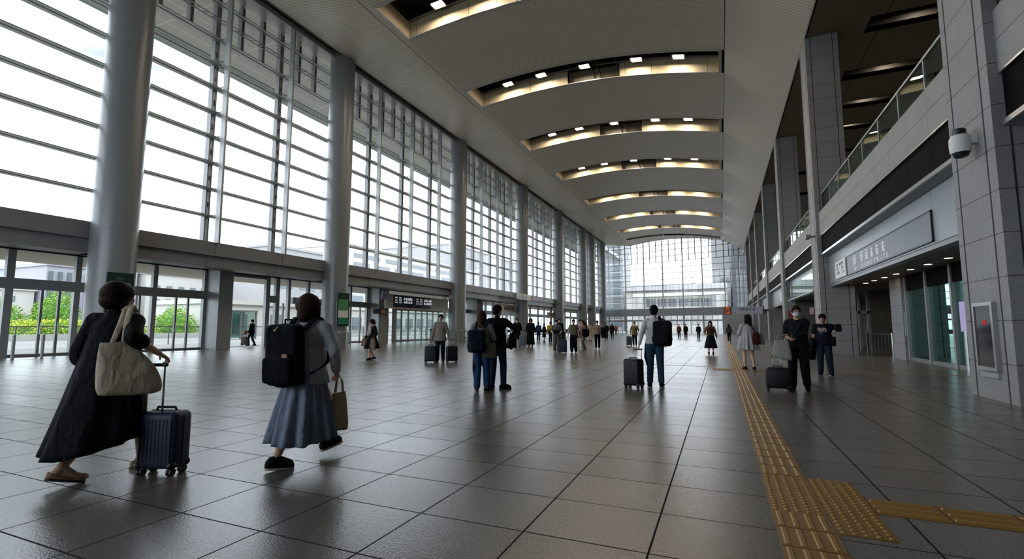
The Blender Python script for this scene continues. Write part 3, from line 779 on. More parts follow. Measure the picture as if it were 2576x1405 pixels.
o = empty('notice_sign', (4.7, 23.85, 3.3)); tag(o, 'square white notice with dark writing at the far end of the fascia sign', 'sign')
mb = MB((4.7, 23.85, 3.3)); mb.box(4.66, 4.72, 22.95, 24.85, 3.3, 4.02); mb.build('panel', M['sign_white'], o)
mb = MB((4.7, 23.85, 3.3))
for k in range(3): glyphs(mb, (4.656, 24.5, 3.82-.17*k), YM, ZU, 7, .1, .19, 20+k, 'latin', .018, (-1,0,0), gaps=(2,) if k == 0 else (3, 4))
mb.build('lettering', M['ink_b'], o)
# dark sign on the teal glass
o = empty('sign_board', (6.55, 20, 2.0)); tag(o, 'dark sign with pale characters inside the teal glass entrance', 'sign')
mb = MB((6.55, 20, 2.0)); mb.box(6.62, 6.66, 18.9, 20.6, 2.05, 2.42); mb.build('panel', M['black'], o)
mb = MB((6.55, 20, 2.0)); glyphs(mb, (6.615, 20.45, 2.23), YM, ZU, 4, .14, .17, 31, th=.016, nrm=(-1,0,0)); glyphs(mb, (6.615, 19.65, 2.23), YM, ZU, 3, .14, .2, 32, th=.016, nrm=(-1,0,0)); glyphs(mb, (6.615, 20.45, 2.1), YM, ZU, 15, .07, .09, 33, 'latin', .011, (-1,0,0)); mb.build('lettering', M['sign_grey'], o)
# pillar screen
o = empty('wall_screen', (4.3, 11.15, .5)); tag(o, 'tall dark display with a red mark on the nearest granite pillar', 'screen')
def sc_(mb, n, m): mb.off = Vector((4.3, 11.15, .5)); return mb.build(n, m, o)
sc_(MB().box(4.25, 4.3, 10.87, 11.45, .56, 1.62), 'screen_glass', plain('screen_black', rgb(9, 9, 11), .15))
mb = MB(); mb.box(4.235, 4.3, 10.8, 10.87, .5, 1.68); mb.box(4.235, 4.3, 11.45, 11.49, .5, 1.68); mb.box(4.235, 4.3, 10.87, 11.45, 1.62, 1.68); mb.box(4.235, 4.3, 10.87, 11.45, .5, .56); sc_(mb, 'frame', M['steel'])
mb = MB(); mb.loft([[(x, 11.12+.05*cos(a*pi/8), 1.33+.045*sin(a*pi/8)) for a in range(16)] for x in (4.244, 4.25)]); sc_(mb, 'red_mark', emit('red_glow', (1, .05, .06, 1), .5))
sc_(MB().box(4.262, 4.3, 10.85, 11.45, .38, .47), 'plinth', M['frame'])
# security camera on the near pillar
o = empty('security_camera', (4.1, 10.95, 4.3)); tag(o, 'white dome security camera with a dark cap on the nearest pillar', 'camera')
def ca(mb, n, m, sm=True):
    mb.off = Vector((4.1, 10.95, 4.3)); q = mb.build(n, m, o); return autosmooth(q, 35)
mb = MB(); mb.loft([[(4.08+r*cos(a*pi/12), 10.95+r*sin(a*pi/12), z) for a in range(24)] for r, z in ((.135,4.36),(.15,4.4),(.155,4.5),(.15,4.62),(.12,4.68))]); ca(mb, 'body', M['white'])
mb = MB(); mb.loft([[(4.08+r*cos(a*pi/12), 10.95+r*sin(a*pi/12), z) for a in range(24)] for r, z in ((.1,4.68),(.1,4.78),(.08,4.8))]); ca(mb, 'cap', M['black'])
mb = MB(); mb.loft([[(4.08+r*cos(a*pi/12), 10.95+r*sin(a*pi/12), z) for a in range(24)] for r, z in ((.05,4.27),(.1,4.29),(.13,4.36))]); ca(mb, 'lens_dome', M['black'])
ca(MB().box(4.12, 4.3, 10.88, 11.0, 4.5, 4.66), 'bracket', M['white'])
o = empty('security_camera', (4.0, 26.7, 5.2)); tag(o, 'grey box camera on an arm from the second pillar', 'camera')
mb = MB((4.0, 26.7, 5.2)); mb.box(3.88, 4.08, 26.5, 26.9, 5.45, 5.62); mb.build('body', M['framed'], o)
mb = MB((4.0, 26.7, 5.2)); mb.cyl((4.05, 26.7, 5.53), (4.3, 26.7, 5.55), .045, n=10); mb.build('arm', M['framed'], o)
# hanging direction sign and orange display
o = empty('hanging_sign', (2.5, 52.5, 2.5)); tag(o, 'pale hanging direction sign beside a small orange display', 'sign')
mb = MB((2.5, 52.5, 2.5)); mb.box(1.0, 3.75, 52.4, 52.6, 2.5, 3.2); mb.build('panel', plain('sign_lilac', rgb(176, 178, 196), .5), o)
mb = MB((2.5, 52.5, 2.5)); mb.box(3.75, 4.3, 52.45, 52.55, 2.8, 2.95); mb.box(3.75, 3.85, 52.38, 52.62, 2.45, 3.25); mb.build('bracket', M['dark'], o)
mb = MB((2.5, 52.5, 2.5)); glyphs(mb, (1.7, 52.396, 2.9), (1,0,0), ZU, 8, .16, .13, 41, 'latin', .03, (0,-1,0)); glyphs(mb, (2.9, 52.396, 2.86), (1,0,0), ZU, 1, .22, .2, 42, th=.03, nrm=(0,-1,0)); glyphs(mb, (1.1, 52.396, 2.58), (1,0,0), ZU, 3, .1, .12, 44, 'latin', .03, (0,-1,0)); mb.build('lettering', M['ink_b'], o)
o = empty('display_screen', (.66, 52.5, 2.5)); tag(o, 'small display glowing orange at the left end of the hanging sign', 'screen')
mb = MB((.66, 52.5, 2.5)); mb.box(.3, 1.0, 52.4, 52.6, 2.5, 3.25); mb.build('case', M['black'], o)
mb = MB((.66, 52.5, 2.5)); mb.box(.4, .88, 52.39, 52.4, 2.57, 3.18); mb.build('screen_glass', emit('orange_glow', (1, .2, .04, 1), .5), o)
mb = MB((.66, 52.5, 2.5)); glyphs(mb, (.45, 52.388, 2.66), (1,0,0), ZU, 1, .42, .4, 50, th=.06, nrm=(0,-1,0)); mb.build('lettering', M['ink_b'], o)
# pilaster poster, lit panel, barrier, red poster, low wall
o = empty('poster', (6.55, 23.04, .9)); tag(o, 'narrow pale blue poster on the stone pilaster beside the teal glass', 'poster')
mb = MB((6.55, 23.04, .9)); mb.box(6.46, 6.66, 23.0, 23.05, .92, 1.8); mb.build('frame', plain('poster_blue', rgb(150, 186, 200), .4), o)
mb = MB((6.55, 23.04, .9)); mb.box(6.49, 6.63, 22.99, 23.0, 1.05, 1.5); mb.build('picture', plain('poster_print', rgb(120, 110, 104), .5, var=.7, sc=22), o)
o = empty('display_screen', (6.5, 17.3, 0)); tag(o, 'thin lilac lit panel on a post in front of the teal glass entrance', 'screen')
mb = MB((6.5, 17.3, 0)); mb.box(6.38, 6.44, 17.7, 18.1, 1.12, 1.98); mb.build('screen_glass', emit('lilac_glow', (.62, .58, .95, 1), .55), o)
mb = MB((6.5, 17.3, 0)); mb.cyl((6.42, 17.9, 0), (6.42, 17.9, 1.15), .05, n=12); mb.build('post', M['steel'], o)
o = empty('barrier_rail', (6.6, 27.5, 0)); tag(o, 'steel barrier rail across the dark side passage', 'rail')
for q in ((6.3, 27.6), (7.05, 26.9)): MB((6.6, 27.5, 0)).cyl((q[0], q[1], 0), (q[0], q[1], .98), .045, n=12).build('rail_post', M['chrome'], o)
mb = MB((6.6, 27.5, 0)); mb.bar((6.3, 27.6, .93), (7.05, 26.9, .93), .04, .04)
for k in range(1, 7): q = (6.3+.75*k/7, 27.6-.7*k/7); mb.bar((*q, .1), (*q, .93), .02, .02)
mb.build('rail_infill', M['framed'], o)
o = empty('poster', (4.9, 40.1, 1.3)); tag(o, 'tall red poster on the stone between the second and third pillars', 'poster')
MB((4.9, 40.1, 1.3)).box(4.55, 4.95, 40.14, 40.19, 1.2, 2.4).build('print', plain('poster_red', rgb(140, 50, 44), .5, var=.6, sc=9), o)
struct(MB().box(4.6, 8.6, 39.7, 40.1, 0, 1.25).build('low_wall', M['granite_dk']))
o = empty('notice_sign', (5, 31.25, 1.7)); tag(o, 'small dark red notice behind the masked man, on the bay wall', 'sign')
MB((5, 31.25, 1.7)).box(4.3, 4.34, 28.3, 29.6, 1.9, 2.25).build('panel', plain('notice_red', rgb(96, 52, 46), .6, var=.4, sc=9), o)
bpn = struct(empty('window_12', (4.6, 34, 3.0)))
mb = MB((4.6, 34, 3.0)); mb.box(4.5, 4.54, 29.3, 39.5, 3.15, 4.1); mb.build('glass_pane', M['gglass'], bpn)
mb = MB((4.6, 34, 3.0)); mb.box(4.46, 4.58, 29.3, 39.5, 3.08, 3.16); mb.build('bottom_rail', M['frame'], bpn)
o = empty('poster', (4.7, 46, 3.3)); tag(o, 'white lit notice on the fascia beyond the third pillar', 'sign')
MB((4.7, 46, 3.3)).box(4.66, 4.72, 43.2, 46.4, 3.4, 4.2).build('panel', M['sign_white'], o)

# ------------------------------------------------------------------ signs on the window side
o = empty('sign_header', (-25.2, 38, 2.8)); tag(o, 'long cream header with two navy information boards above the glass porch', 'sign')
def sh_(mb, n, m): mb.off = Vector((-25.2, 38, 2.8)); return mb.build(n, m, o)
sh_(MB().box(-25.25, -25.1, 32.35, 42.2, 2.78, 3.98), 'panel', M['cream'])
for a, b_, sd in ((33.35, 36.25, 60), (36.45, 39.0, 61)):
    q = sh_(MB().box(-25.1, -25.06, a, b_, 2.92, 3.92), 'info_board', M['navy'])
    mb = MB((-25.2, 38, 2.8))
    for k in range(3): glyphs(mb, (-25.055, a+.18, 3.68-.2*k), (0,1,0), ZU, 7, .1, .14, sd+k, 'latin', .02, (1,0,0), gaps=(3,))
    for k in range(2): glyphs(mb, (-25.055, a+1.4, 3.56-.28*k), (0,1,0), ZU, 5, .2, .26, sd+9+k, th=.025, nrm=(1,0,0))
    qq = mb.build('lettering', M['ink_w'], q)
o = empty('display_screen', (-25.4, 32, 2.2)); tag(o, 'small dark screens on a bracket left of the cream header', 'screen')
mb = MB((-25.4, 32, 2.2)); mb.box(-25.5, -25.35, 31.2, 31.85, 2.3, 2.72); mb.box(-25.5, -25.35, 31.95, 32.75, 2.28, 2.72); mb.build('case', M['black'], o)
mb = MB((-25.4, 32, 2.2)); mb.box(-25.34, -25.32, 32.05, 32.65, 2.35, 2.66); mb.build('screen_glass', plain('screen_picture', rgb(190, 130, 70), .4, var=.9, sc=6), o)
mb = MB((-25.4, 32, 2.2)); mb.cyl((-25.45, 32.0, 2.2), (-25.95, 32.6, 2.2), .04, n=8); mb.build('bracket', M['dark'], o)
o = empty('hanging_screen', (-25.2, 32.2, 3.5)); tag(o, 'small lilac screen tilted under the beam above the dark screens', 'screen')
MB((-25.2, 32.2, 3.5)).obox((-25.1, 32.2, 3.85), (.12, .8, .7), m=Matrix.Rotation(.2, 3, 'Y')).build('screen_glass', plain('screen_lilac', rgb(176, 176, 214), .4), o)
MB((-25.2, 32.2, 3.5)).box(-25.2, -25.12, 32.15, 32.25, 4.1, 4.26).build('bracket', M['dark'], o)
M['pgreen'] = plain('poster_green', rgb(86, 142, 92), .4, var=.15, sc=6); M['pteal'] = plain('poster_teal', rgb(36, 120, 100), .4); M['pdark'] = plain('poster_frame', rgb(22, 44, 38), .4)
for ci, (ang, lab) in enumerate(((-.14, 'green notice board half hidden behind the black-dressed woman on the nearest column'), (-.2, 'green notice board on the second round column'))):
    yy = CY[ci]; o = empty('notice_board', (XL+.86*cos(ang), yy+.86*sin(ang), 1.3), ang); tag(o, lab, 'notice board', 'green notice boards on columns')
    MB().box(-.05, .05, -.45, .45, 0, 2.12).build('frame', M['pdark'], o)
    mb = MB(); mb.box(.05, .06, -.36, .36, 1.0, 1.72); mb.build('green_panel', M['pgreen'], o)
    mb = MB(); mb.box(.05, .06, -.36, .36, .55, 1.0); mb.build('white_panel', M['sign_white'], o)
    mb = MB(); mb.box(.05, .06, -.36, .36, .12, .55); mb.build('teal_panel', M['pteal'], o)
    mb = MB(); glyphs(mb, (.052, -.12, 1.86), (0,1,0), ZU, 3, .09, .1, 70, 'latin', .015, (1,0,0)); mb.build('lettering', M['pgreen'], o)
for (y0, y1, z0, z1, lab, sd) in ((52.6, 60.2, 3.0, 3.95, 'cream banner sign with dark characters under the beam, behind the couple', 80), (69.4, 78.0, 2.62, 3.5, 'farther cream banner sign with dark characters on the window side', 83)):
    o = empty('banner_sign', (-24, (y0+y1)/2, z0)); tag(o, lab, 'sign', 'cream banner signs')
    mb = MB((-24, (y0+y1)/2, z0)); mb.box(-24.06, -23.94, y0, y1, z0, z1); mb.build('panel', M['cream'], o)
    mb = MB((-24, (y0+y1)/2, z0)); glyphs(mb, (-23.93, y0+.8, z0+.3), (0,1,0), ZU, 6, .42, .62, sd, th=.06, nrm=(1,0,0)); glyphs(mb, (-23.93, y0+5, z0+.35), (0,1,0), ZU, 6, .2, .26, sd+1, 'latin', .04, (1,0,0)); mb.build('lettering', M['ink_b'], o)
    mb = MB((-24, (y0+y1)/2, z0)); mb.bar((-24, y0+.4, z1), (-24, y0+.4, 4.25), .05, .05); mb.bar((-24, y1-.4, z1), (-24, y1-.4, 4.25), .05, .05); mb.build('hanger', M['dark'], o)
o = empty('bin', (-25, 37.2, 0)); tag(o, 'dark grey waste bin in front of the glass porch', 'bin')
MB().rbox((0, 0, .5), (.6, 1.0, 1.0), .05).build('body', M['framed'], o); MB().rbox((0, 0, 1.04), (.64, 1.04, .1), .03).build('lid', M['dark'], o)
o.location = (-23.9, 38.0, 0)
for k, (x, yy) in enumerate(((-25.5, 9.9), (-25.5, 10.8))):
    o = empty('bollard', (x, yy, 0)); tag(o, ['slim steel bollard left of the black-dressed woman, farther left', 'slim steel bollard left of the black-dressed woman, nearer her'][k], 'bollard', 'bollards by the doors')
    MB().cyl((0,0,0), (0,0,.92), .055, n=14).build('post', M['frame'], o); MB().cyl((0,0,.92), (0,0,.95), .062, n=14).build('cap', M['steel'], o)

# ------------------------------------------------------------------ outside
M['bwhite'] = plain('building_white', rgb(186, 183, 176), .7, var=.04, sc=.2)
M['bgrey'] = plain('building_grey', rgb(150, 150, 150), .7, var=.05, sc=.2)
M['bwin'] = plain('building_window', rgb(112, 120, 126), .25)
M['bwin2'] = plain('building_window_dark', rgb(84, 94, 100), .3)
M['btower'] = plain('tower_grey', rgb(150, 149, 156), .7); M['bdark'] = plain('tower_dark', rgb(57, 59, 62), .6)
def building(label, X, y0, y1, h, mat, bands=(), dep=40, roof=None, stripes=0, win=None, group='buildings outside the glass wall'):
    o = empty('building', (X, (y0+y1)/2, 0)); tag(o, label, 'building', group)
    def q(mb, n, m): mb.off = Vector((X, (y0+y1)/2, 0)); return mb.build(n, m, o)
    q(MB().box(X-dep, X, y0, y1, -.1, h), 'wall', mat)
    q(MB().box(X-dep-.3, X+.4, y0-.3, y1+.3, h, h+.6), 'roof', roof or mat)
    for z0, z1, n, fr in bands:
        L = (y1-y0-2)/n
        for k in range(n):
            a = y0+1+L*k
            q(MB().box(X, X+.12, a+L*(1-fr)/2, a+L*(1+fr)/2, z0, z1), 'window', win or M['bwin'])
    if stripes:
        L = (y1-y0)/stripes
        for k in range(stripes): q(MB().box(X, X+.3, y0+L*(k+.2), y0+L*(k+.62), .5, h-1), 'window_strip', win or M['bwin2'])
    return o
building('striped grey tower far outside the leftmost doors', -110, 46.2, 58.5, 12.2, M['btower'], stripes=9)
building('low white building behind the hedge outside the leftmost doors', -112, 22, 45.6, 7.6, M['bwhite'], bands=((5.6, 6.6, 5, .3),))
building('white office block with window rows seen through the open doorway', -130, 74, 106, 14.4, M['bwhite'], bands=((3.4, 4.9, 10, .5), (6.8, 8.3, 10, .5), (10.2, 11.7, 10, .5)))
building('bluish glass office block left of the white office block outside', -132, 60, 73, 15, M['bgrey'], bands=((4, 6, 4, .86), (7, 9, 4, .86), (10, 12, 4, .86)))
building('long white office building with blue window bands above the beam', -110, 122, 190, 28, M['bwhite'], bands=((9, 11.5, 9, .8), (14.5, 17, 9, .8), (20, 22.6, 6, .7), (24.2, 25.6, 4, .8)))
building('pale grey flat-roofed building above the beam left of the second column', -112, 94, 121, 23.2, M['bgrey'], dep=15, bands=((17.5, 20.5, 2, .55), (12, 14, 3, .7)))
building('distant glazed block outside the far bays of the glass wall', -115, 196, 290, 40, M['bgrey'], bands=((8, 12, 12, .8), (15, 19, 12, .8), (22, 26, 12, .8), (29, 33, 12, .8)))
building('long low white wall building opposite the entrance', -62, 43.6, 64, 4.4, M['bwhite'], dep=12, bands=((.4, 3.1, 3, .35),))
building('low white pavilion farther along the forecourt', -75, 68, 130, 5, M['bwhite'], dep=12, bands=((.8, 3.4, 12, .6),))
# grey building beyond the end window
def ebuild(name_lab, boxes, cat='building'):
    o = empty('building', (-13, 150, 0)); tag(o, name_lab, cat, 'buildings beyond the end window')
    for (x0, x1, y0, y1, z0, z1, mt, nm) in boxes: MB((-13, 150, 0)).box(x0, x1, y0, y1, z0, z1).build(nm, M[mt], o)
ebuild('wide pale building with a flat canopy beyond the end window', [(-27, 2, 150, 170, 12.2, 13.8, 'bgrey', 'roof'), (-24, 1.5, 148, 150, 10.2, 11.2, 'bwhite', 'canopy'), (-22.5, -21, 148, 149.5, 0, 10.2, 'bgrey', 'pier'), (-1, .5, 148, 149.5, 0, 10.2, 'bgrey', 'pier'), (-27, 2, 152, 170, 0, 12.2, 'bwhite', 'wall')] + [(-20.5+k*3.1, -18+k*3.1, 151.8, 152, 7.4, 9.6, 'bwin', 'window') for k in range(6)] + [(-20.5+k*3.1, -18+k*3.1, 151.8, 152, 2, 5.6, 'bgrey', 'window') for k in range(6)])
ebuild('tall pale tower at the right beyond the end window', [(-2.1, 3.6, 172, 190, 0, 46, 'bgrey', 'wall'), (.5, 2.9, 171.8, 172, 15.2, 17.2, 'bwin2', 'window')])
ebuild('dark tower at the right edge beyond the end window', [(3.3, 14, 150, 170, 0, 45, 'bdark', 'wall'), (7.0, 8.4, 149.8, 150, 0, 44, 'bgrey', 'pier')])
ebuild('slim blue glass tower at the left beyond the end window', [(-36, -29, 160, 175, 0, 46, 'bgrey', 'wall')] + [(-35.6, -29.4, 159.8, 160, 1.5+k*2.6, 3.4+k*2.6, 'bwin2', 'window') for k in range(16)])
# railing outside the doors
o = empty('outdoor_railing', (-37, 30, 0)); tag(o, 'thin metal railing standing outside the doors', 'railing')
MB((-37, 30, 0)).box(-37.03, -36.97, 4, 70, 1.24, 1.30).build('hand_rail', M['framed'], o)
for k in range(17): MB((-37, 30, 0)).box(-37.03, -36.97, 6+k*4.2-.03, 6+k*4.2+.03, 0, 1.25).build('rail_post', M['framed'], o)
MB((-37, 30, 0)).box(-37.01, -36.99, 4, 70, .15, 1.15).build('glass_pane', M['glass'], o)
# glass lift shelter opposite the doorway
o = empty('glass_shelter', (-46, 36, 0)); tag(o, 'square glass shelter with dark frame outside the open doorway', 'shelter')
def gs(mb, n, m): mb.off = Vector((-46, 36, 0)); return mb.build(n, m, o)
for x, yy in ((-46, 33.7), (-46, 35.5), (-46, 37.3), (-48, 33.7), (-48, 37.3)): gs(MB().box(x-.07, x+.07, yy-.07, yy+.07, 0, 2.9), 'post', M['framed'])
gs(MB().box(-48.1, -45.9, 33.6, 37.4, 2.85, 3.0), 'roof', M['framed']); gs(MB().box(-46.02, -45.98, 33.7, 37.3, .1, 2.85), 'glass_pane', M['gglass']); gs(MB().box(-48.02, -47.98, 33.7, 37.3, .1, 2.85), 'back_pane', M['gglass'])
# hedge bushes
def leafmat(name, c):
    t = NT(name); P, x = t.pos(); f = t.noise(P, 2.2, 4); f = t.math('MULTIPLY_ADD', f, 1.5, .25)
    return t.bsdf(t.scale(c, f), .6, spec=.2)
LM = [leafmat('leaf_green', rgb(132, 168, 66)), leafmat('leaf_dark', rgb(84, 128, 58)), leafmat('leaf_yellow', rgb(190, 204, 86))]
def bush(label, c, r, n, mt, seed, cat='shrub'):
    rd = random.Random(seed); o = empty('shrub', c); tag(o, label, cat, 'shrubs outside the doors')
    mb = MB()
    for k in range(int(n*2.3)):
        d = Vector((rd.gauss(0,1), rd.gauss(0,1), rd.gauss(0,1))).normalized()
        lump = 1 + .22*noise.noise(d*2.3 + Vector((seed, 0, 0)))
        p = Vector((d.x*r[0], d.y*r[1], abs(d.z)*r[2]))*lump*rd.uniform(.82, 1.0)
        a = Vector((rd.gauss(0,1), rd.gauss(0,1), rd.gauss(0,.6))).normalized(); b_ = a.orthogonal().normalized(); s = rd.uniform(.06, .13)
        mb.add([p+a*s, p+b_*s*.5, p-a*s, p-b_*s*.5], [(0,1,2,3)])
    mb.build('foliage', mt, o)
    mb = MB(); mb.ball((0,0,0), (r[0]*.8, r[1]*.8, r[2]*.8), nu=20, nv=12); mb.build('inner_growth', LM[1], o)
    mb = MB(); mb.cyl((0,0,-.2), (0,0,.8), .15, n=8); mb.build('stem', M['dark'], o)
bush('big round green shrub at the far left outside the doors', (-66, 23.6, 0), (3.2, 3.1, 4.3), 2600, LM[0], 1)
bush('tall green shrub with a lighter tip outside the second pair of doors', (-67, 29.2, 0), (3, 2.3, 5.0), 2600, LM[0], 2)
bush('darker green shrub right of the tall shrub outside', (-66, 34.2, 0), (3, 2.6, 4.2), 2400, LM[1], 3)
bush('low yellow-green hedge in front of the tall shrubs', (-61.2, 28, 0), (1.1, 9, 2.1), 3600, LM[2], 4)
bush('green shrub outside right of the nearest column', (-64, 40.1, 0), (3, 2.6, 3.8), 1800, LM[0], 5)
mb = MB(); mb.box(-59.6, -59, 16, 42, 0, .55); tag(mb.build('planter_wall', M['bwhite']), 'low pale planter wall in front of the hedge outside', 'planter')

o = empty('lit_sign', (-22.1, 55.4, 4.5)); tag(o, 'small white sign box with a red end on the fourth round column', 'sign')
mb = MB((-22.1, 55.4, 4.5)); mb.box(-22.25, -21.95, 53.2, 57.2, 4.55, 5.25); mb.build('case', M['sign_white'], o)
mb = MB((-22.1, 55.4, 4.5)); mb.box(-21.96, -21.93, 57.2, 57.9, 4.6, 5.0); mb.build('red_end', plain('sign_red', rgb(190, 60, 44), .5), o)
mb = MB((-22.1, 55.4, 4.5)); glyphs(mb, (-21.94, 53.5, 4.72), (0, 1, 0), ZU, 5, .32, .5, 120, 'latin', .05, (1, 0, 0)); mb.build('lettering', M['ink_b'], o)

struct(MB().box(5.62, 5.8, -7, 10.35, 0, 3.2).build('wall_right_near', M['granite']))
struct(MB().box(5.0, 5.62, -7, 10.35, 3.18, 3.2).build('soffit_near', M['bsoffit']))
# ------------------------------------------------------------------ people
SK = {}
def skin(c=(206, 164, 138)):
    if c not in SK: SK[c] = plain('skin', rgb(*c), .5, var=.05, sc=20)
    return SK[c]
HM = {}
def hair_mat(c):
    if c not in HM:
        t = NT('hair'); P, x = t.obj()
        mp_ = t.n('ShaderNodeMapping'); mp_.inputs['Scale'].default_value = (1, 1, .06); t.l(P, mp_.inputs[0])
        f = t.noise(mp_.outputs[0], 170., 3); g = t.math('MULTIPLY_ADD', f, 1.5, .1)
        HM[c] = t.bsdf(t.scale(rgb(*c), g), .55, bump=f, bd=.004, spec=.05)
    return HM[c]
FM = {}
def fab(c, **kw):
    k = (c, tuple(sorted(kw.items())))
    if k not in FM: FM[k] = fabric('fabric', rgb(*c), **kw)
    return FM[k]
V = Vector
def ik(a, b, l1, l2, hint):
    a, b = V(a), V(b); d = b-a; L = d.length
    if L > (l1+l2)*.995: b = a + d*((l1+l2)*.995/L); d = b-a; L = d.length
    x = (l1*l1-l2*l2+L*L)/(2*L); h = sqrt(max(l1*l1-x*x, 0)); u = d/L
    hv = V(hint); hv = (hv-u*hv.dot(u)).normalized()
    return a+u*x+hv*h, b
def hand(mb, wr, d, nrm, side, curl=.5, sc=1., thin=1.):
    """palm, four bent fingers of different lengths, thumb from the side of the palm. d = direction, nrm = palm facing"""
    wr = V(wr); d = V(d).normalized(); nrm = V(nrm); nrm = (nrm-d*nrm.dot(d)).normalized(); s = d.cross(nrm)*side
    pm = wr + d*.045*sc
    mb.ball(pm, (.038*sc, .048*sc, .017*sc), Matrix((s, d, nrm)).transposed(), 12, 8)
    for k, (o, L) in enumerate(((-.029, .060), (-.010, .072), (.010, .068), (.028, .054))):
        p = wr + d*.083*sc + s*o*sc; r = .0088*sc*thin; a = curl*.55; q = p
        for i in range(3):
            dd = d*cos(a) + nrm*sin(a); e = q + dd*L*sc*(.46, .32, .26)[i]
            mb.cap(q, r*(1-.06*i), e, r*(.95-.08*i), 8); q = e; a += curl*.75
    p = wr + d*.03*sc - s*.03*sc; q = p + (d*.6 - s*.7 + nrm*.35).normalized()*.034*sc; e = q + (d*.85 - s*.15 + nrm*(.3+curl*.4)).normalized()*.03*sc
    mb.cap(p, .012*sc*thin, q, .0105*sc*thin, 8); mb.cap(q, .0105*sc*thin, e, .009*sc*thin, 8)

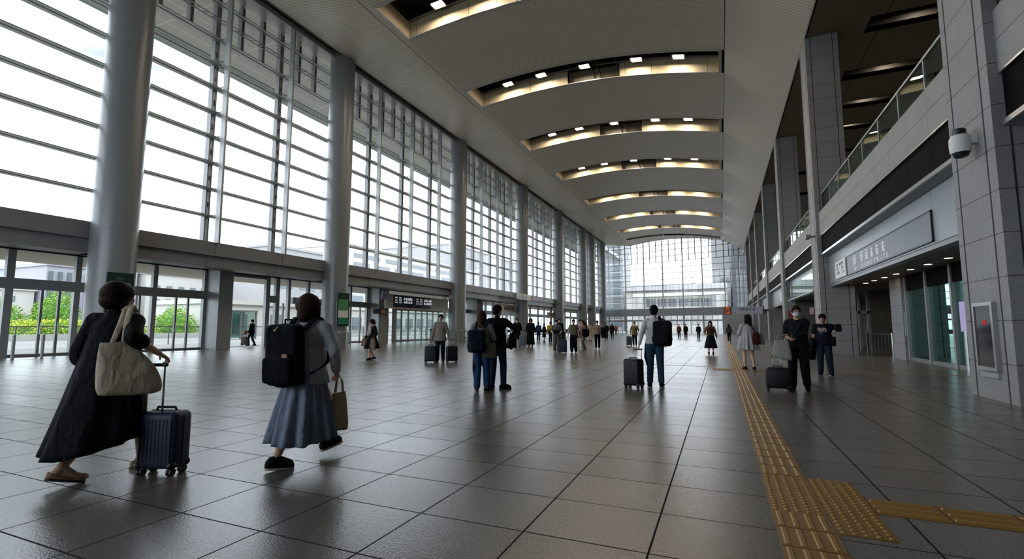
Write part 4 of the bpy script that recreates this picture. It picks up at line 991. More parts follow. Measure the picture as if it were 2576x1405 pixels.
def person(label, xy, face, H, lod=1, L=(-.10, 0, 0, 0), R=(.10, 0, 0, 0), hL=(-.25, .05, .80), hR=(.25, .05, .80), head=0., nod=0.,
           skin_c=(206, 164, 138), hair='short', hair_c=(30, 24, 22), top=None, bottom=None, dress=None, coat=None, shoes=(24, 24, 26), sole=None,
           mask=None, cap=None, glasses=False, lean=0., curl=(.6, .6), elb=((-.5, -1, -.1), (.5, -1, -.1)), group=None, bald=False, scarf=None, wide=1., facing=True, sandal=False, extra=None, palm=None):
    dirx, diry = face; yaw = atan2(-dirx, diry); s = H/1.65
    root = empty('person', (xy[0], xy[1], 0), yaw, s); tag(root, label, 'person', group or 'travellers in the hall')
    vox = (.0065, .009, .016)[lod]; thin = (1., 1.05, 1.35)[lod]
    sk = skin(skin_c)
    # joints
    st = abs(L[1]-R[1]); hz = .865 - st*st*.18; ln = lean
    hipL, hipR = V((-.085, 0, hz)), V((.085, 0, hz))
    ankL, ankR = V((L[0], L[1]-.03, .08+L[2])), V((R[0], R[1]-.03, .08+R[2]))
    knL, ankL = ik(hipL, ankL, .41, .40, (0, 1, 0)); knR, ankR = ik(hipR, ankR, .41, .40, (0, 1, 0))
    dz = hz-.865; sh = V((0, ln, 1.355+dz)); shL = sh+V((-.163*wide, 0, -.025)); shR = sh+V((.163*wide, 0, -.025))
    elL, wrL = ik(shL, V(hL), .27, .245, elb[0]); elR, wrR = ik(shR, V(hR), .27, .245, elb[1])
    hc = V((0, ln+.015, 1.535+dz)); Rh = Matrix.Rotation(head, 3, 'Z') @ Matrix.Rotation(-nod, 3, 'X')
    def hp(x, y, z): return hc + Rh @ V((x, y, z))
    # body: one continuous skin surface
    mb = MB()
    mb.ball(hp(0, -.005, .02), (.074, .092, .098), Rh); mb.cap(hp(0, .02, -.04), .062, hp(0, .045, -.085), .036); mb.ball(hp(0, .03, -.045), (.062, .062, .06), Rh)
    if lod < 2:
        mb.cap(hp(0, .095, .0), .010, hp(0, .112, -.032), .014, 8); mb.ball(hp(0, .095, -.068), (.022, .012, .006), Rh, 10, 6); mb.ball(hp(0, .096, -.079), (.020, .011, .007), Rh, 10, 6)
        mb.ball(hp(0, .085, .016), (.052, .018, .012), Rh, 12, 6)
        for q in (-1, 1): mb.ball(hp(q*.076, -.01, -.015), (.011, .020, .032), Rh, 10, 8)
    mb.cap(sh+V((0, -.005, .02)), .058, hp(0, -.01, -.06), .05)
    mb.cap(shL*.75+sh*.25, .052, shR*.75+sh*.25, .052); mb.ball(V((0, ln*.7, 1.23+dz)), (.15*wide, .10, .16)); mb.ball(V((0, ln*.3, 1.05+dz)), (.13*wide, .095, .15)); mb.ball(V((0, 0, .915+dz)), (.15*wide, .11, .12))
    for q, (a, e, w_) in enumerate(((shL, elL, wrL), (shR, elR, wrR))):
        mb.cap(a, .048, e, .037); mb.cap(e, .038, w_, .025)
        dd = (w_-e).normalized(); pn = V((1 if q == 0 else -1, .2, 0)) if not palm else V(palm[q])
        hand(mb, w_, dd, pn, 1 if q == 0 else -1, curl[q], 1., thin)
    for (h_, k_, a_, ft) in ((hipL, knL, ankL, L), (hipR, knR, ankR, R)):
        mb.cap(h_, .085, k_, .053); mb.cap(k_, .053, a_, .034); mb.cap(k_.lerp(a_, .12)+V((0, -.014, 0)), .05, k_.lerp(a_, .5)+V((0, -.012, 0)), .042)
        fy = ft[3]; fd = V((-sin(fy), cos(fy), 0)); lift = ft[4] if len(ft) > 4 else 0
        q_ = .15 if sandal else .115; toe = a_ + fd*q_ + V((0, 0, -.05-lift*.8)); heel = a_ - fd*(.05 if sandal else .04) + V((0, 0, -.042))
        mb.cap(a_, .034, heel, .032 if sandal else .028); mb.cap(heel, .030 if sandal else .027, toe, .024 if sandal else .018); mb.cap(a_+fd*.005, .030, toe-fd*.04, .028 if sandal else .02)
    body = remesh(mb.build('body', sk, root, True), vox, 4 if lod < 2 else 2)
    # shoes
    for nm, a_, ft in (('shoe', ankL, L), ('shoe', ankR, R)):
        fy = ft[3]; fd = V((-sin(fy), cos(fy), 0)); lift = ft[4] if len(ft) > 4 else 0; sd = V((fd.y, -fd.x, 0))
        toe = a_ + fd*.165 + V((0, 0, -.05-lift)); heel = a_ - fd*.055 + V((0, 0, -.042)); up = (toe-heel).normalized().cross(sd)*-1
        if up.z < 0: up = -up
        mb = MB(); n = 16
        lo = .0 if not sandal else 0
        prof = ((0, .030, .010), (.10, .041, .010), (.35, .043, .01), (.7, .05, .005), (.92, .040, 0), (1, .018, 0))
        Lh = .245; h0 = heel - (toe-heel).normalized()*.025 ; tdir = (toe-heel).normalized()
        tops = (.066, .098, .115, .088, .066, .034) if not sandal else (.05, .055, .03, .022, .03, .016)
        rings = []
        for (t_, w2, _), hh in zip(prof, tops):
            c = h0 + tdir*Lh*t_ - up*.028
            rings.append([c + sd*w2*cos(2*pi*j/n) + up*(hh*(.5+.5*sin(2*pi*j/n))) for j in range(n)])
        mb.loft(rings); so = mb.build('shoe', fab(shoes, sc=60.), root, True)
        if sole:
            mb = MB(); rings = []
            for (t_, w2, _) in prof:
                c = h0 + tdir*Lh*t_ - up*.032; rings.append([c + sd*(w2+.004)*cos(2*pi*j/n) + up*(.011*sin(2*pi*j/n)) for j in range(n)])
            mb.loft(rings).build('sole', plain('sole', rgb(*sole), .6), so, True)
    # trousers / shorts
    if bottom and bottom[0] in ('trousers', 'shorts'):
        kind, c, wd_ = bottom; mt = c if not isinstance(c, tuple) else fab(c, var=.16, sc=14.)
        mb = MB(); mb.ball(V((0, 0, .93+dz)), (.162*wide, .122, .13)); mb.cap(V((0, 0, 1.0+dz)), .11, V((0, 0, .9+dz)), .12)
        for h_, k_, a_ in ((hipL, knL, ankL), (hipR, knR, ankR)):
            if kind == 'trousers':
                mb.cap(h_, .098, k_, .064*wd_); e = k_.lerp(a_, .93); mb.cap(k_, .066*wd_, e, .052*wd_)
                if lod < 2:
                    for q in range(3): p = k_.lerp(a_, .62+.12*q); mb.ball(p, (.06*wd_, .062*wd_, .02))
            else: mb.cap(h_, .10, h_.lerp(k_, .9), .088*wd_)
        remesh(mb.build(bottom[0], mt, root, True), (.009, .011, .018)[lod], 3)
    def loft_skirt(name, zt, zb, rt, rb, mt, folds=14, amp=.016, shift=(0, 0), tilt=(0, 0), seg=18, y0=0):
        mb = MB(); n = 96 if lod < 2 else 40; rings = []
        for i in range(seg+1):
            t_ = i/seg; e = t_**.85
            rx = rt[0] + (rb[0]-rt[0])*e; ry = rt[1] + (rb[1]-rt[1])*e; ring = []
            for j in range(n):
                a = 2*pi*j/n; f = 1 + amp*t_/.1*(.1)*(sin(folds*a + 1.3*sin(2*a)) + .6*sin((folds*.5+1)*a+1))/max(rx, .1)*1.0
                x = rx*cos(a)*f + shift[0]*t_*t_; y_ = ry*sin(a)*f + y0 + shift[1]*t_*t_
                z = zt + (zb-zt)*t_ + t_*t_*(tilt[0]*cos(a) + tilt[1]*sin(a)) + .006*t_*sin(folds*a)
                ring.append((x, y_, z))
            rings.append(ring)
        mb.loft(rings); return mb.build(name, mt, root, True)
    if bottom and bottom[0] == 'skirt':
        _, c, zb, rb, kw = bottom; mt = c if not isinstance(c, tuple) else fab(c)
        loft_skirt('skirt', 1.03+dz, zb, (.135*wide, .11), rb, mt, **kw)
    def top_mesh(name, c, sleeve, zh, bulk=1., mtk=None, open_front=False):
        mt = c if not isinstance(c, tuple) else fab(c, **(mtk or {}))
        mb = MB(); b = bulk
        mb.cap(shL*.82+sh*.18+V((0, -.005, 0)), .058*b, shR*.82+sh*.18+V((0, -.005, 0)), .058*b); mb.ball(V((0, ln*.7-.002, 1.22+dz)), (.166*wide*b, .120*b, .17)); mb.ball(V((0, ln*.3, 1.07+dz)), (.155*wide*b, .118*b, .16))
        mb.cap(sh+V((0, -.012, .005)), .066, sh+V((0, -.008, .055)), .056)
        rings = []
        for t_, rr in ((0, .118), (.5, .124), (1, .13 if zh > .84 else .145)):
            z = 1.1+dz + (zh-1.1-dz)*t_; rings.append([V((rr*1.32*wide*b*cos(2*pi*j/24), rr*.98*b*sin(2*pi*j/24), z)) for j in range(24)])
        mb.loft(rings)
        for a, e, w_ in ((shL, elL, wrL), (shR, elR, wrR)):
            if sleeve == 'none': continue
            if sleeve == 'short': mb.cap(a, .062*b, a.lerp(e, .62), .062*b)
            elif sleeve == 'elbow': mb.cap(a, .063*b, e, .058*b); mb.cap(e, .058*b, e.lerp(w_, .25), .064*b)
            else:
                mb.cap(a, .057*b, e, .047*b); mb.cap(e, .047*b, e.lerp(w_, .92), .037*b)
        o = remesh(mb.build(name, mt, root, True), (.009, .011, .018)[lod], 4)
        if lod < 2:
            m = o.modifiers.new('d', 'DISPLACE'); tx = bpy.data.textures.get('folds') or bpy.data.textures.new('folds', 'CLOUDS'); tx.noise_scale = .11; m.texture = tx; m.strength = .016; m.mid_level = .5
        return o
    if top: top_mesh('shirt' if top[1] in ('short', 'none') else 'top', top[0], top[1], top[2]+dz, top[3] if len(top) > 3 else 1.)
    if coat: top_mesh('coat', coat[0], coat[1], coat[2]+dz, coat[3])
    if dress:
        c, zb, rb, kw, sleeve, bk = dress; mt = c if not isinstance(c, tuple) else fab(c, **kw.pop('mtk', {}))
        top_mesh('bodice', mt, sleeve, .98, bk)
        loft_skirt('skirt', 1.26+dz, zb, (.155*wide*bk, .115*bk), rb, mt, **kw)
    # hair
    hm = hair_mat(hair_c)
    if not bald:
        mb = MB()
        mb.ball(hp(0, -.018, .032), (.088, .100, .100), Rh); mb.ball(hp(0, -.05, -.01), (.078, .062, .085), Rh)
        if hair != 'mushroom': mb.ball(hp(0, .045, .072), (.066, .05, .046), Rh)
        if hair == 'short':
            for q in (-1, 1): mb.ball(hp(q*.062, .012, .03), (.026, .055, .055), Rh)
        if hair == 'bob':          # rounded, to the nape
            for q in (-1, 1): mb.cap(hp(q*.07, .0, .03), .046, hp(q*.084, -.005, -.095), .038)
            mb.cap(hp(0, -.045, .02), .09, hp(0, -.06, -.09), .075); mb.ball(hp(0, -.02, .01), (.122, .112, .112), Rh)
        if hair == 'mushroom':
            mb.ball(hp(0, -.018, .02), (.112, .118, .116), Rh, 20, 14); mb.ball(hp(0, -.03, -.035), (.108, .104, .088), Rh, 20, 14); mb.ball(hp(0, .03, .03), (.096, .08, .085), Rh)
        if hair == 'long':
            mb.cap(hp(0, -.055, .02), .078, hp(0, -.075, -.12), .07); mb.cap(hp(0, -.075, -.12), .07, hp(0, -.09, -.26), .045)
            for q in (-1, 1): mb.cap(hp(q*.07, .0, .02), .034, hp(q*.085, -.01, -.16), .028)
        o = remesh(mb.build('hair', hm, root, True), (.006, .008, .014)[lod], 3)
    if facing and lod < 2:
        for q in (-1, 1):
            mb = MB(); mb.ball(hp(q*.031, .083, .002), .0115, nu=12, nv=8); e = mb.build('eye', M['white'], root, True)
            mb = MB(); mb.ball(hp(q*.031, .0905, .002), .0062, nu=10, nv=6); mb.build('iris', M['black'], e, True)
            mb = MB(); mb.cap(hp(q*.016, .099, .026), .0042, hp(q*.048, .088, .026), .0035, 6); mb.build('eyebrow', hm, root, True)
        if not mask:
            mb = MB(); mb.ball(hp(0, .103, -.073), (.021, .007, .0055), Rh, 12, 6); mb.build('lips', plain('lips', rgb(150, 92, 84), .5), root, True)
    if mask:
        mb = MB(); rings = []
        for z, w_, d_ in ((.0, .045, .108), (-.022, .066, .112), (-.05, .070, .118), (-.08, .062, .108), (-.105, .035, .085)):
            rings.append([hp(w_*sin(a), d_*cos(a)*.98 + .012 - .02*abs(sin(a))**3, z) for a in [(-1.35+2.7*j/14) for j in range(15)]])
        mb.loft(rings, cap=False, closed=False); o = mb.build('face_mask', mask, root, True)
        m = o.modifiers.new('t', 'SOLIDIFY'); m.thickness = .004
    if glasses:
        mb = MB()
        for q in (-1, 1):
            mb.tube([hp(q*.032+.024*cos(a), .108, .0+.018*sin(a)) for a in [2*pi*k/16 for k in range(17)]], .0022, 6); mb.tube([hp(q*.056, .106, .004), hp(q*.08, .0, .004)], .002, 6)
        mb.tube([hp(-.008, .11, .004), hp(.008, .11, .004)], .002, 6); mb.build('glasses', M['black'], root)
    if cap:
        mb = MB(); mb.ball(hp(0, -.012, .055), (.096, .110, .085), Rh); mb.loft([[hp(r_*sin(a), .08+y_*cos(a), z) for a in [(-1.5+3*j/12) for j in range(13)]] + [hp(r_*sin(a)*.98, .08+y_*cos(a)*.98, z-.008) for a in [(1.5-3*j/12) for j in range(13)]] for r_, y_, z in ((.085, .0, .058), (.085, .04, .056), (.07, .085, .045))])
        remesh(mb.build('cap', fab(cap), root, True), .007 if lod < 2 else .013, 2)
    if scarf:
        mb = MB(); mb.tube([(.1*cos(a), .09*sin(a)+ln, 1.40+dz+.015*sin(2*a)) for a in [2*pi*k/20 for k in range(21)]], .045, 10); mb.cap((.03, .13, 1.36+dz), .045, (.05, .15, 1.02+dz), .05); mb.cap((-.06, .12, 1.36+dz), .045, (-.07, .15, 1.08+dz), .05)
        remesh(mb.build('scarf', scarf, root, True), .012, 2)
    d = dict(root=root, s=s, yaw=yaw, wrL=wrL, wrR=wrR, shL=shL, shR=shR, elL=elL, elR=elR, hc=hc, dz=dz)
    d['M'] = Matrix.Translation((xy[0], xy[1], 0)) @ Matrix.Rotation(yaw, 4, 'Z') @ Matrix.Scale(s, 4)
    return d
class Kit:
    """a bag carried by a person: built in that person's frame, its own top-level object"""
    def __init__(k, p, base, name, label, cat, group=None):
        k.b = V(base); k.o = empty(name, p['M'] @ k.b, p['yaw'], p['s']); tag(k.o, label, cat, group)
    def add(k, mb, name, mat, parent=None, vox=0, it=3, sm=True):
        mb.off = k.b; o = mb.build(name, mat, parent or k.o, sm)
        if vox: remesh(o, vox, it)
        return o
def backpack(p, label, c, w_=.30, h=.44, d=.16, z0=.86, x0=0, y0=-.13, straps=True, tilt=0., group=None, slouch=False, zipc=None, yaw=0., lod=1, sides=(-1, 1)):
    k = Kit(p, (x0, y0-d/2, z0), 'backpack', label, 'backpack', group or 'backpacks of the travellers'); mt = fab(c, var=.18, sc=9., bsc=400.)
    Rt = Matrix.Rotation(yaw, 3, 'Z') @ Matrix.Rotation(tilt, 3, 'X'); c0 = V((x0, y0-d/2, z0))
    def q(x, y, z): return c0 + Rt @ V((x, y, z))
    mb = MB(); mb.rbox(q(0, 0, h/2), (w_, d, h), .055, Rt)
    if slouch: mb.ball(q(0, -.03, h*.28), (w_*.58, d*.72, h*.31), Rt); mb.ball(q(0, .0, h*.75), (w_*.46, d*.5, h*.27), Rt)
    k.add(mb, 'bag_body', mt, vox=.011, it=5)
    mb = MB(); mb.rbox(q(0, -d/2-.025, h*.27), (w_*.84, .07, h*.42), .03, Rt); k.add(mb, 'front_pocket', mt, vox=.010)
    mb = MB(); mb.tube([q(w_*.46*cos(a), -d*.30, h*.62+.31*h*sin(a)) for a in [pi*j/14 for j in range(15)]], .004, 6); k.add(mb, 'zipper', M['dark'])
    mb = MB(); mb.tube([q(-.035, .05, h), q(-.03, .04, h+.04), q(.03, .04, h+.04), q(.035, .05, h)], .009, 8); k.add(mb, 'top_handle', mt)
    if straps:
        for s_ in sides:
            xx = .105*s_; pts = [(xx*.7+x0*.5, y0+.0, z0+h*.9), (xx*.9, -.09, 1.40+p['dz']), (xx, .0, 1.432+p['dz']), (xx*1.05, .085, 1.385+p['dz']), (xx*1.15, .135, 1.26+p['dz']), (xx*1.75, .11, 1.08+p['dz']), (xx*2.0, .0, 1.0+p['dz']), (xx*1.3+x0*.5, y0+.0, z0+.1)]
            mb = MB()
            P2 = [V(a) for a in pts]; dn = []
            for i in range(len(P2)-1): dn += [P2[i].lerp(P2[i+1], t_) for t_ in (0, .34, .67)]
            dn.append(P2[-1]); sm_ = [dn[0]] + [(dn[i-1]+dn[i]*2+dn[i+1])/4 for i in range(1, len(dn)-1)] + [dn[-1]]
            mb.ribbon(sm_, (1, 0, 0), .055, .012); k.add(mb, 'strap', mt)
    if zipc:
        mb = MB(); mb.obox(q(w_*.22, -d/2-.03, h*.5), (.05, .012, .035), m=Rt); k.add(mb, 'leather_tag', plain('leather_tag', rgb(*zipc), .6), sm=False)
        mb = MB(); mb.tube([q(.02, -.04, h-.01), q(-.03, -.07, h-.03), q(-.06, -.08, h-.06), q(-.03, -.09, h-.05)], .009, 6); k.add(mb, 'cord', plain('cord', rgb(206, 170, 146), .7))
    return k
def suitcase(label, xy, rz, c, w_=.36, d=.23, h=.50, handle=.40, group=None, cat='suitcase', metal=True, ribs=True, off=0.):
    """w along local x, d along local y; handle posts stand along the back (+y)"""
    o = empty('suitcase', (xy[0], xy[1], 0), rz); tag(o, label, cat, group or 'suitcases of the travellers')
    mt = plain('suitcase_shell', rgb(*c), .48, var=.08, sc=3, bsc=300, bd=.0006, spec=.3)
    mb = MB(); z0 = .055; mb.rbox((0, -d*.02, z0+h/2), (w_, d, h), .05)
    if ribs:
        n = 9
        for k in range(n): x = -w_*.38 + w_*.76*k/(n-1); mb.box(x-.006, x+.006, -d/2-d*.02-.004, d/2-d*.02+.004, z0+.06, z0+h-.06)
    b = autosmooth(mb.build('shell', mt, o), 50)
    mb = MB(); hx, hy = w_/2+.003, .006
    mb.box(-hx, hx, -hy, hy, z0+.05, z0+.058)
    mb.tube([(sx*(w_/2-.0)*1.0, 0, z) for sx, z in ((-1, z0+.05), (-1, z0+h-.05))], .006, 6); mb.tube([(w_/2, 0, z0+.05), (w_/2, 0, z0+h-.05)], .006, 6); mb.tube([(-w_/2+.05, 0, z0+h), (w_/2-.05, 0, z0+h)], .006, 6)
    mb.build('zip_seam', M['dark'], o)
    for sx in (-1, 1):
        for sy in (-1, 1):
            wx, wy = sx*(w_/2-.045), sy*(d/2-.045)
            mb = MB(); mb.cyl((wx-.022, wy, .032), (wx-.006, wy, .032), .032, n=16); mb.cyl((wx+.006, wy, .032), (wx+.022, wy, .032), .032, n=16); mb.box(wx-.02, wx+.02, wy-.02, wy+.02, .035, .075); mb.build('wheel', M['black'], o)
            mb = MB(); mb.ball((sx*(w_/2-.03), sy*(d/2-.03), z0+.035), (.036, .036, .036)); mb.build('corner_guard', M['black'], o, True)
    if handle:
        for sx in (-1, 1): MB().cyl((sx*.075+off, d/2-.05, z0+h-.02), (sx*.075+off, d/2-.05, z0+h+handle), .0085, n=10).build('handle_tube', M['steel'], o, True)
        mb = MB(); mb.rbox((off, d/2-.05, z0+h+handle+.01), (.20, .03, .028), .012); mb.build('handle_grip', M['black'], o, True)
    mb = MB(); mb.tube([(-.09, -.01, z0+h), (-.08, -.01, z0+h+.028), (.08, -.01, z0+h+.028), (.09, -.01, z0+h)], .011, 8); mb.build('carry_handle', M['black'], o, True)
    mb = MB(); mb.box(w_/2-.004, w_/2+.006, -.05, -.03, z0+h*.6, z0+h*.75); mb.box(w_/2-.004, w_/2+.006, -.05, -.03, z0+h*.25, z0+h*.35); mb.build('latch', M['dark'], o)
    return o
def tote(label, top_c, wdir, w_top, w_bot, h, d, c, strap_pts, base_name='tote_bag', skew=0., group=None, cat='bag', sag=.0, strw=.03, dots_=False):
    """soft bag: rings from the base to the open top; world coordinates"""
    u = V(wdir).normalized(); n_ = V((-u.y, u.x, 0)); tc = V(top_c); o = empty(base_name, tc - V((0, 0, h))); tag(o, label, cat, group)
    off = tc - V((0, 0, h)); mt = fab(c, var=.08, sc=18., bsc=500., bd=.001); mb = MB(); n = 40; rings = []
    for i in range(15):
        t_ = i/14; ww = w_bot + (w_top-w_bot)*t_**2.0; dd = d*(1-.72*t_**1.8); zz = -h + h*t_
        cf = (.78, .93, .98)[i] if i < 3 else 1; ww *= cf; dd *= cf
        if i == 1: zz -= h*.035
        if i == 2: zz -= h*.02
        ring = []
        for j in range(n):
            a = 2*pi*j/n; ca, sa = cos(a), sin(a); e = .55
            x = ww/2*(abs(ca)**e)*(1 if ca > 0 else -1); y_ = dd/2*(abs(sa)**e)*(1 if sa > 0 else -1)
            x += skew*(1-t_**1.6)*.5; z = zz + sag*(1-t_)*(x/ww*1.2) + .012*noise.noise(V((x*9, y_*9, zz*7)))
            p = tc + u*x + n_*(y_ + .012*noise.noise(V((x*8, zz*8, 3)))) + V((0, 0, z)); ring.append(p)
        rings.append(ring)
    mb.off = off; mb.loft(rings); b = mb.build('bag_body', mt, o, True)
    for pts in strap_pts:
        mb = MB(); mb.off = off; mb.tube(pts, strw/2, 8, flat=.006); mb.build('strap', mt, o, True)
    return o

def drape(k, top, bot, w_, d_, mat, seed=1, name='cloth'):
    """a folded garment hanging from top to bot: lobed rings"""
    top, bot = V(top), V(bot); mb = MB(); n = 36; rings = []
    for i in range(14):
        t_ = i/13; c = top.lerp(bot, t_); q = .55 + .6*sin(min(t_*1.9, 1)*pi/2) - .25*max(0, t_-.8)*5*.6; ring = []
        for j in range(n):
            a = 2*pi*j/n; f = 1 + .16*sin(3*a+seed+t_*1.5) + .12*sin(5*a+2*seed-t_*2) + .10*noise.noise(V((cos(a)*2, sin(a)*2, t_*3+seed)))
            ring.append(c + V((w_*q*f*cos(a), d_*q*f*sin(a), .02*noise.noise(V((a, t_*4, seed))) + (.03*sin(3*a+seed) if i > 10 else 0))))
        rings.append(ring)
    mb.loft(rings); return k.add(mb, name, mat)
# ------------------------------------------------------------------ the travellers
def wp(p, v): return p['M'] @ V(v)
# woman in the black dress, nearest
w1 = person('woman with a dark bowl haircut in a long black dress, pulling a navy suitcase', (-4.86, 2.54), (-.44, .90), 1.69, 0,
            L=(-.11, -.25, .06, -.75, .055), R=(.11, .30, 0, -.15), hL=(-.22, .02, .79), hR=(.385, -.01, 1.0), head=-.55, hair='mushroom', hair_c=(36, 24, 20),
            dress=((16, 18, 26), .27, (.31, .35), dict(folds=9, amp=.02, shift=(-.04, -.07), tilt=(.04, .05)), 'elbow', 1.10), shoes=(176, 144, 112), sole=(60, 46, 36), sandal=True,
            elb=((-.5, -1, -.1), (.25, -1, -.2)), curl=(.5, 1.15), facing=True, palm=((1, 0, 0), (0, .3, -1)))
suitcase('navy hard-shell suitcase pulled by the woman in the black dress', (-4.46, 2.77), .335+pi, (37, 47, 70), .35, .22, .475, handle=.385, off=.06)
u = V((.46, .89, 0)); tc = V((-4.60, 2.42, 1.125))
tote('large cream cotton tote hanging from the black-dressed woman\'s shoulder', tc, u, .20, .45, .43, .17, (216, 203, 178),
     [[tc+u*.05+V((.01, 0, -.02)), V((-4.62, 2.50, 1.28)), V((-4.655, 2.54, 1.40)), V((-4.72, 2.585, 1.435)), V((-4.78, 2.66, 1.38))],
      [tc-u*.03+V((-.02, .02, -.02)), V((-4.655, 2.475, 1.28)), V((-4.685, 2.52, 1.40)), V((-4.74, 2.57, 1.43)), V((-4.79, 2.63, 1.38))]], skew=.24, strw=.045)
# woman in the grey dress
w2 = person('woman with a brown bob in a grey pleated dress and dark sneakers, walking away', (-3.62, 3.5), (-.34, .94), 1.62, 0,
            L=(-.11, -.25, .02, -.75, .02), R=(.11, .33, .05, -.5, -.05), hL=(-.24, .05, .80), hR=(.265, .08, .845), head=-.08, hair='bob', hair_c=(50, 32, 26),
            top=((196, 201, 210), 'long', .80, 1.2, dict(stripe=(40, .8))), bottom=('skirt', fabric('skirt_stripe', rgb(140, 152, 174), stripe=(46, .72), sc=20.), .235, (.285, .33), dict(folds=15, amp=.03, shift=(-.01, .01), tilt=(.0, .03))),
            shoes=(24, 24, 28), sole=(196, 186, 168), curl=(.5, 1.3), elb=((-.5, -1, -.1), (.6, -.8, 0)))
backpack(w2, 'big black soft backpack worn by the woman in the grey dress', (17, 20, 28), .34, .56, .17, z0=.74, x0=-.085, y0=-.135, slouch=True, zipc=(176, 128, 112), yaw=-.12, tilt=.06, lod=0)
hb = wp(w2, (.272, .105, .73)); u = V((.69, .72, 0)); tc = V((hb.x, hb.y, hb.z-.09))+u*.015
tote('small beige paper carrier bag in the grey-dressed woman\'s right hand', tc, (.6, .8, 0), .12, .165, .35, .10, (208, 192, 160),
     [[tc-u*.04, tc-u*.03+V((0, 0, .1)), tc+V((0, 0, .165)), tc+u*.02+V((0, 0, .1)), tc+u*.03], [tc-u*.03+V((.02, -.02, 0)), tc-u*.02+V((.02, -.02, .1)), tc+V((.0, -.01, .165)), tc+u*.03+V((.02, -.02, .1)), tc+u*.04+V((.02, -.02, 0))]], 'carrier_bag', skew=.02, strw=.012)
# couple
c1 = person('woman with long brown hair, grey jumper and blue jeans, back to the camera', (-4.33, 8.58), (-.40, .92), 1.57, 1, L=(-.09, 0, 0, .1), R=(.11, .06, 0, -.5), hL=(-.2, .16, .95), hR=(.20, .22, .98), hair='long', hair_c=(66, 40, 32), head=-.25,
            top=((140, 138, 134), 'long', .86, 1.08, dict(stripe=(26, .86))), bottom=('trousers', (38, 72, 110), 1.25), shoes=(70, 54, 50), sole=(150, 130, 116))
backpack(c1, 'navy daypack worn by the long-haired woman in jeans', (26, 34, 52), .32, .46, .18, z0=.80, x0=-.11, y0=-.12, slouch=True, yaw=.25)
tc = wp(c1, (.17, -.16, .99)); u = V((.9, .35, 0))
tote('slouchy olive-brown handbag at the hip of the long-haired woman', tc, u, .25, .29, .29, .13, (74, 68, 58), [[tc-u*.1, tc-u*.09+V((0, 0, .14)), wp(c1, (.06, -.135, 1.25)), wp(c1, (-.09, -.11, 1.42))], [tc+u*.1, tc+u*.06+V((0, 0, .14)), wp(c1, (.1, -.135, 1.25)), wp(c1, (-.07, -.11, 1.42))]], 'handbag', strw=.03)
c2 = person('dark-haired man in a black jacket and dark jeans beside the long-haired woman', (-4.2, 9.02), (-.25, .97), 1.70, 1, L=(-.10, 0, 0, .0), R=(.12, .08, 0, -1.0), hL=(-.22, .15, .95), hR=(.27, .22, 1.02), hair='short', hair_c=(26, 19, 18), head=-.5,
            top=((17, 18, 23), 'long', .80, 1.12), bottom=('trousers', (34, 56, 84), 1.1), shoes=(22, 22, 24), sole=(60, 60, 60), elb=((-.5, -1, 0), (1, -.5, 0)))
k = Kit(c2, (.27, .22, .88), 'folded_jacket', 'black folded jacket over the forearm of the man in the black jacket', 'jacket')
drape(k, (.27, .22, 1.09), (.27, .22, .80), .075, .15, fab((15, 16, 20)), 3)
k = Kit(c2, (-.06, .10, .25), 'umbrella', 'dark umbrella hanging beside the long-haired woman\'s left leg', 'umbrella')
# man in the white jumper
m1 = person('man in a white jumper and blue jeans standing with his back to the camera', (-1.30, 10.66), (-.10, .99), 1.71, 1, L=(-.11, -.02, 0, .12), R=(.11, 0, 0, -.12), hL=(-.315, -.2, .80), hR=(.24, .1, .90), hair='short', hair_c=(26, 22, 22),
            top=((232, 230, 230), 'long', .87, 1.06), bottom=('trousers', (52, 84, 108), 1.12), shoes=(28, 32, 44), sole=(170, 170, 174), curl=(1.1, .6))
backpack(m1, 'black backpack slung on the right shoulder of the man in the white jumper', (17, 19, 24), .36, .50, .19, z0=.83, x0=.15, y0=-.13, yaw=-.25, tilt=-.1, sides=(1,), slouch=True)
suitcase('black upright suitcase held by the man in the white jumper', (-1.70, 10.36), -.35, (20, 22, 28), .365, .255, .54, handle=.185, ribs=False, off=.07)
k = Kit(m1, (-.175, .02, .40), 'umbrella', 'closed black umbrella hanging at the left side of the man in the white jumper', 'umbrella')
mb = MB(); mb.cap((-.175, .02, .86), .022, (-.185, .02, .60), .032); mb.cap((-.185, .02, .60), .032, (-.16, .02, .44), .012); k.add(mb, 'canopy', fab((18, 18, 22)))
mb = MB(); mb.tube([(-.175, .02, .86), (-.17, .02, .96), (-.15, .02, .985), (-.13, .02, .96)], .009, 8); k.add(mb, 'handle', M['black'])
# umbrella of the couple
o = [q for q in COL.objects if q.get('label', '').startswith('dark umbrella')][0]
mb = MB(); mb.cap((0, 0, .62), .022, (0, 0, .25), .03); mb.cap((0, 0, .25), .03, (0, .01, .06), .012); mb.build('canopy', fab((20, 20, 26)), o, True)
mb = MB(); mb.tube([(0, 0, .62), (0, 0, .72), (.02, 0, .745), (.04, 0, .72)], .009, 8); mb.build('handle', M['black'], o, True); o.location = wp(c1, (-.155, .03, .2))
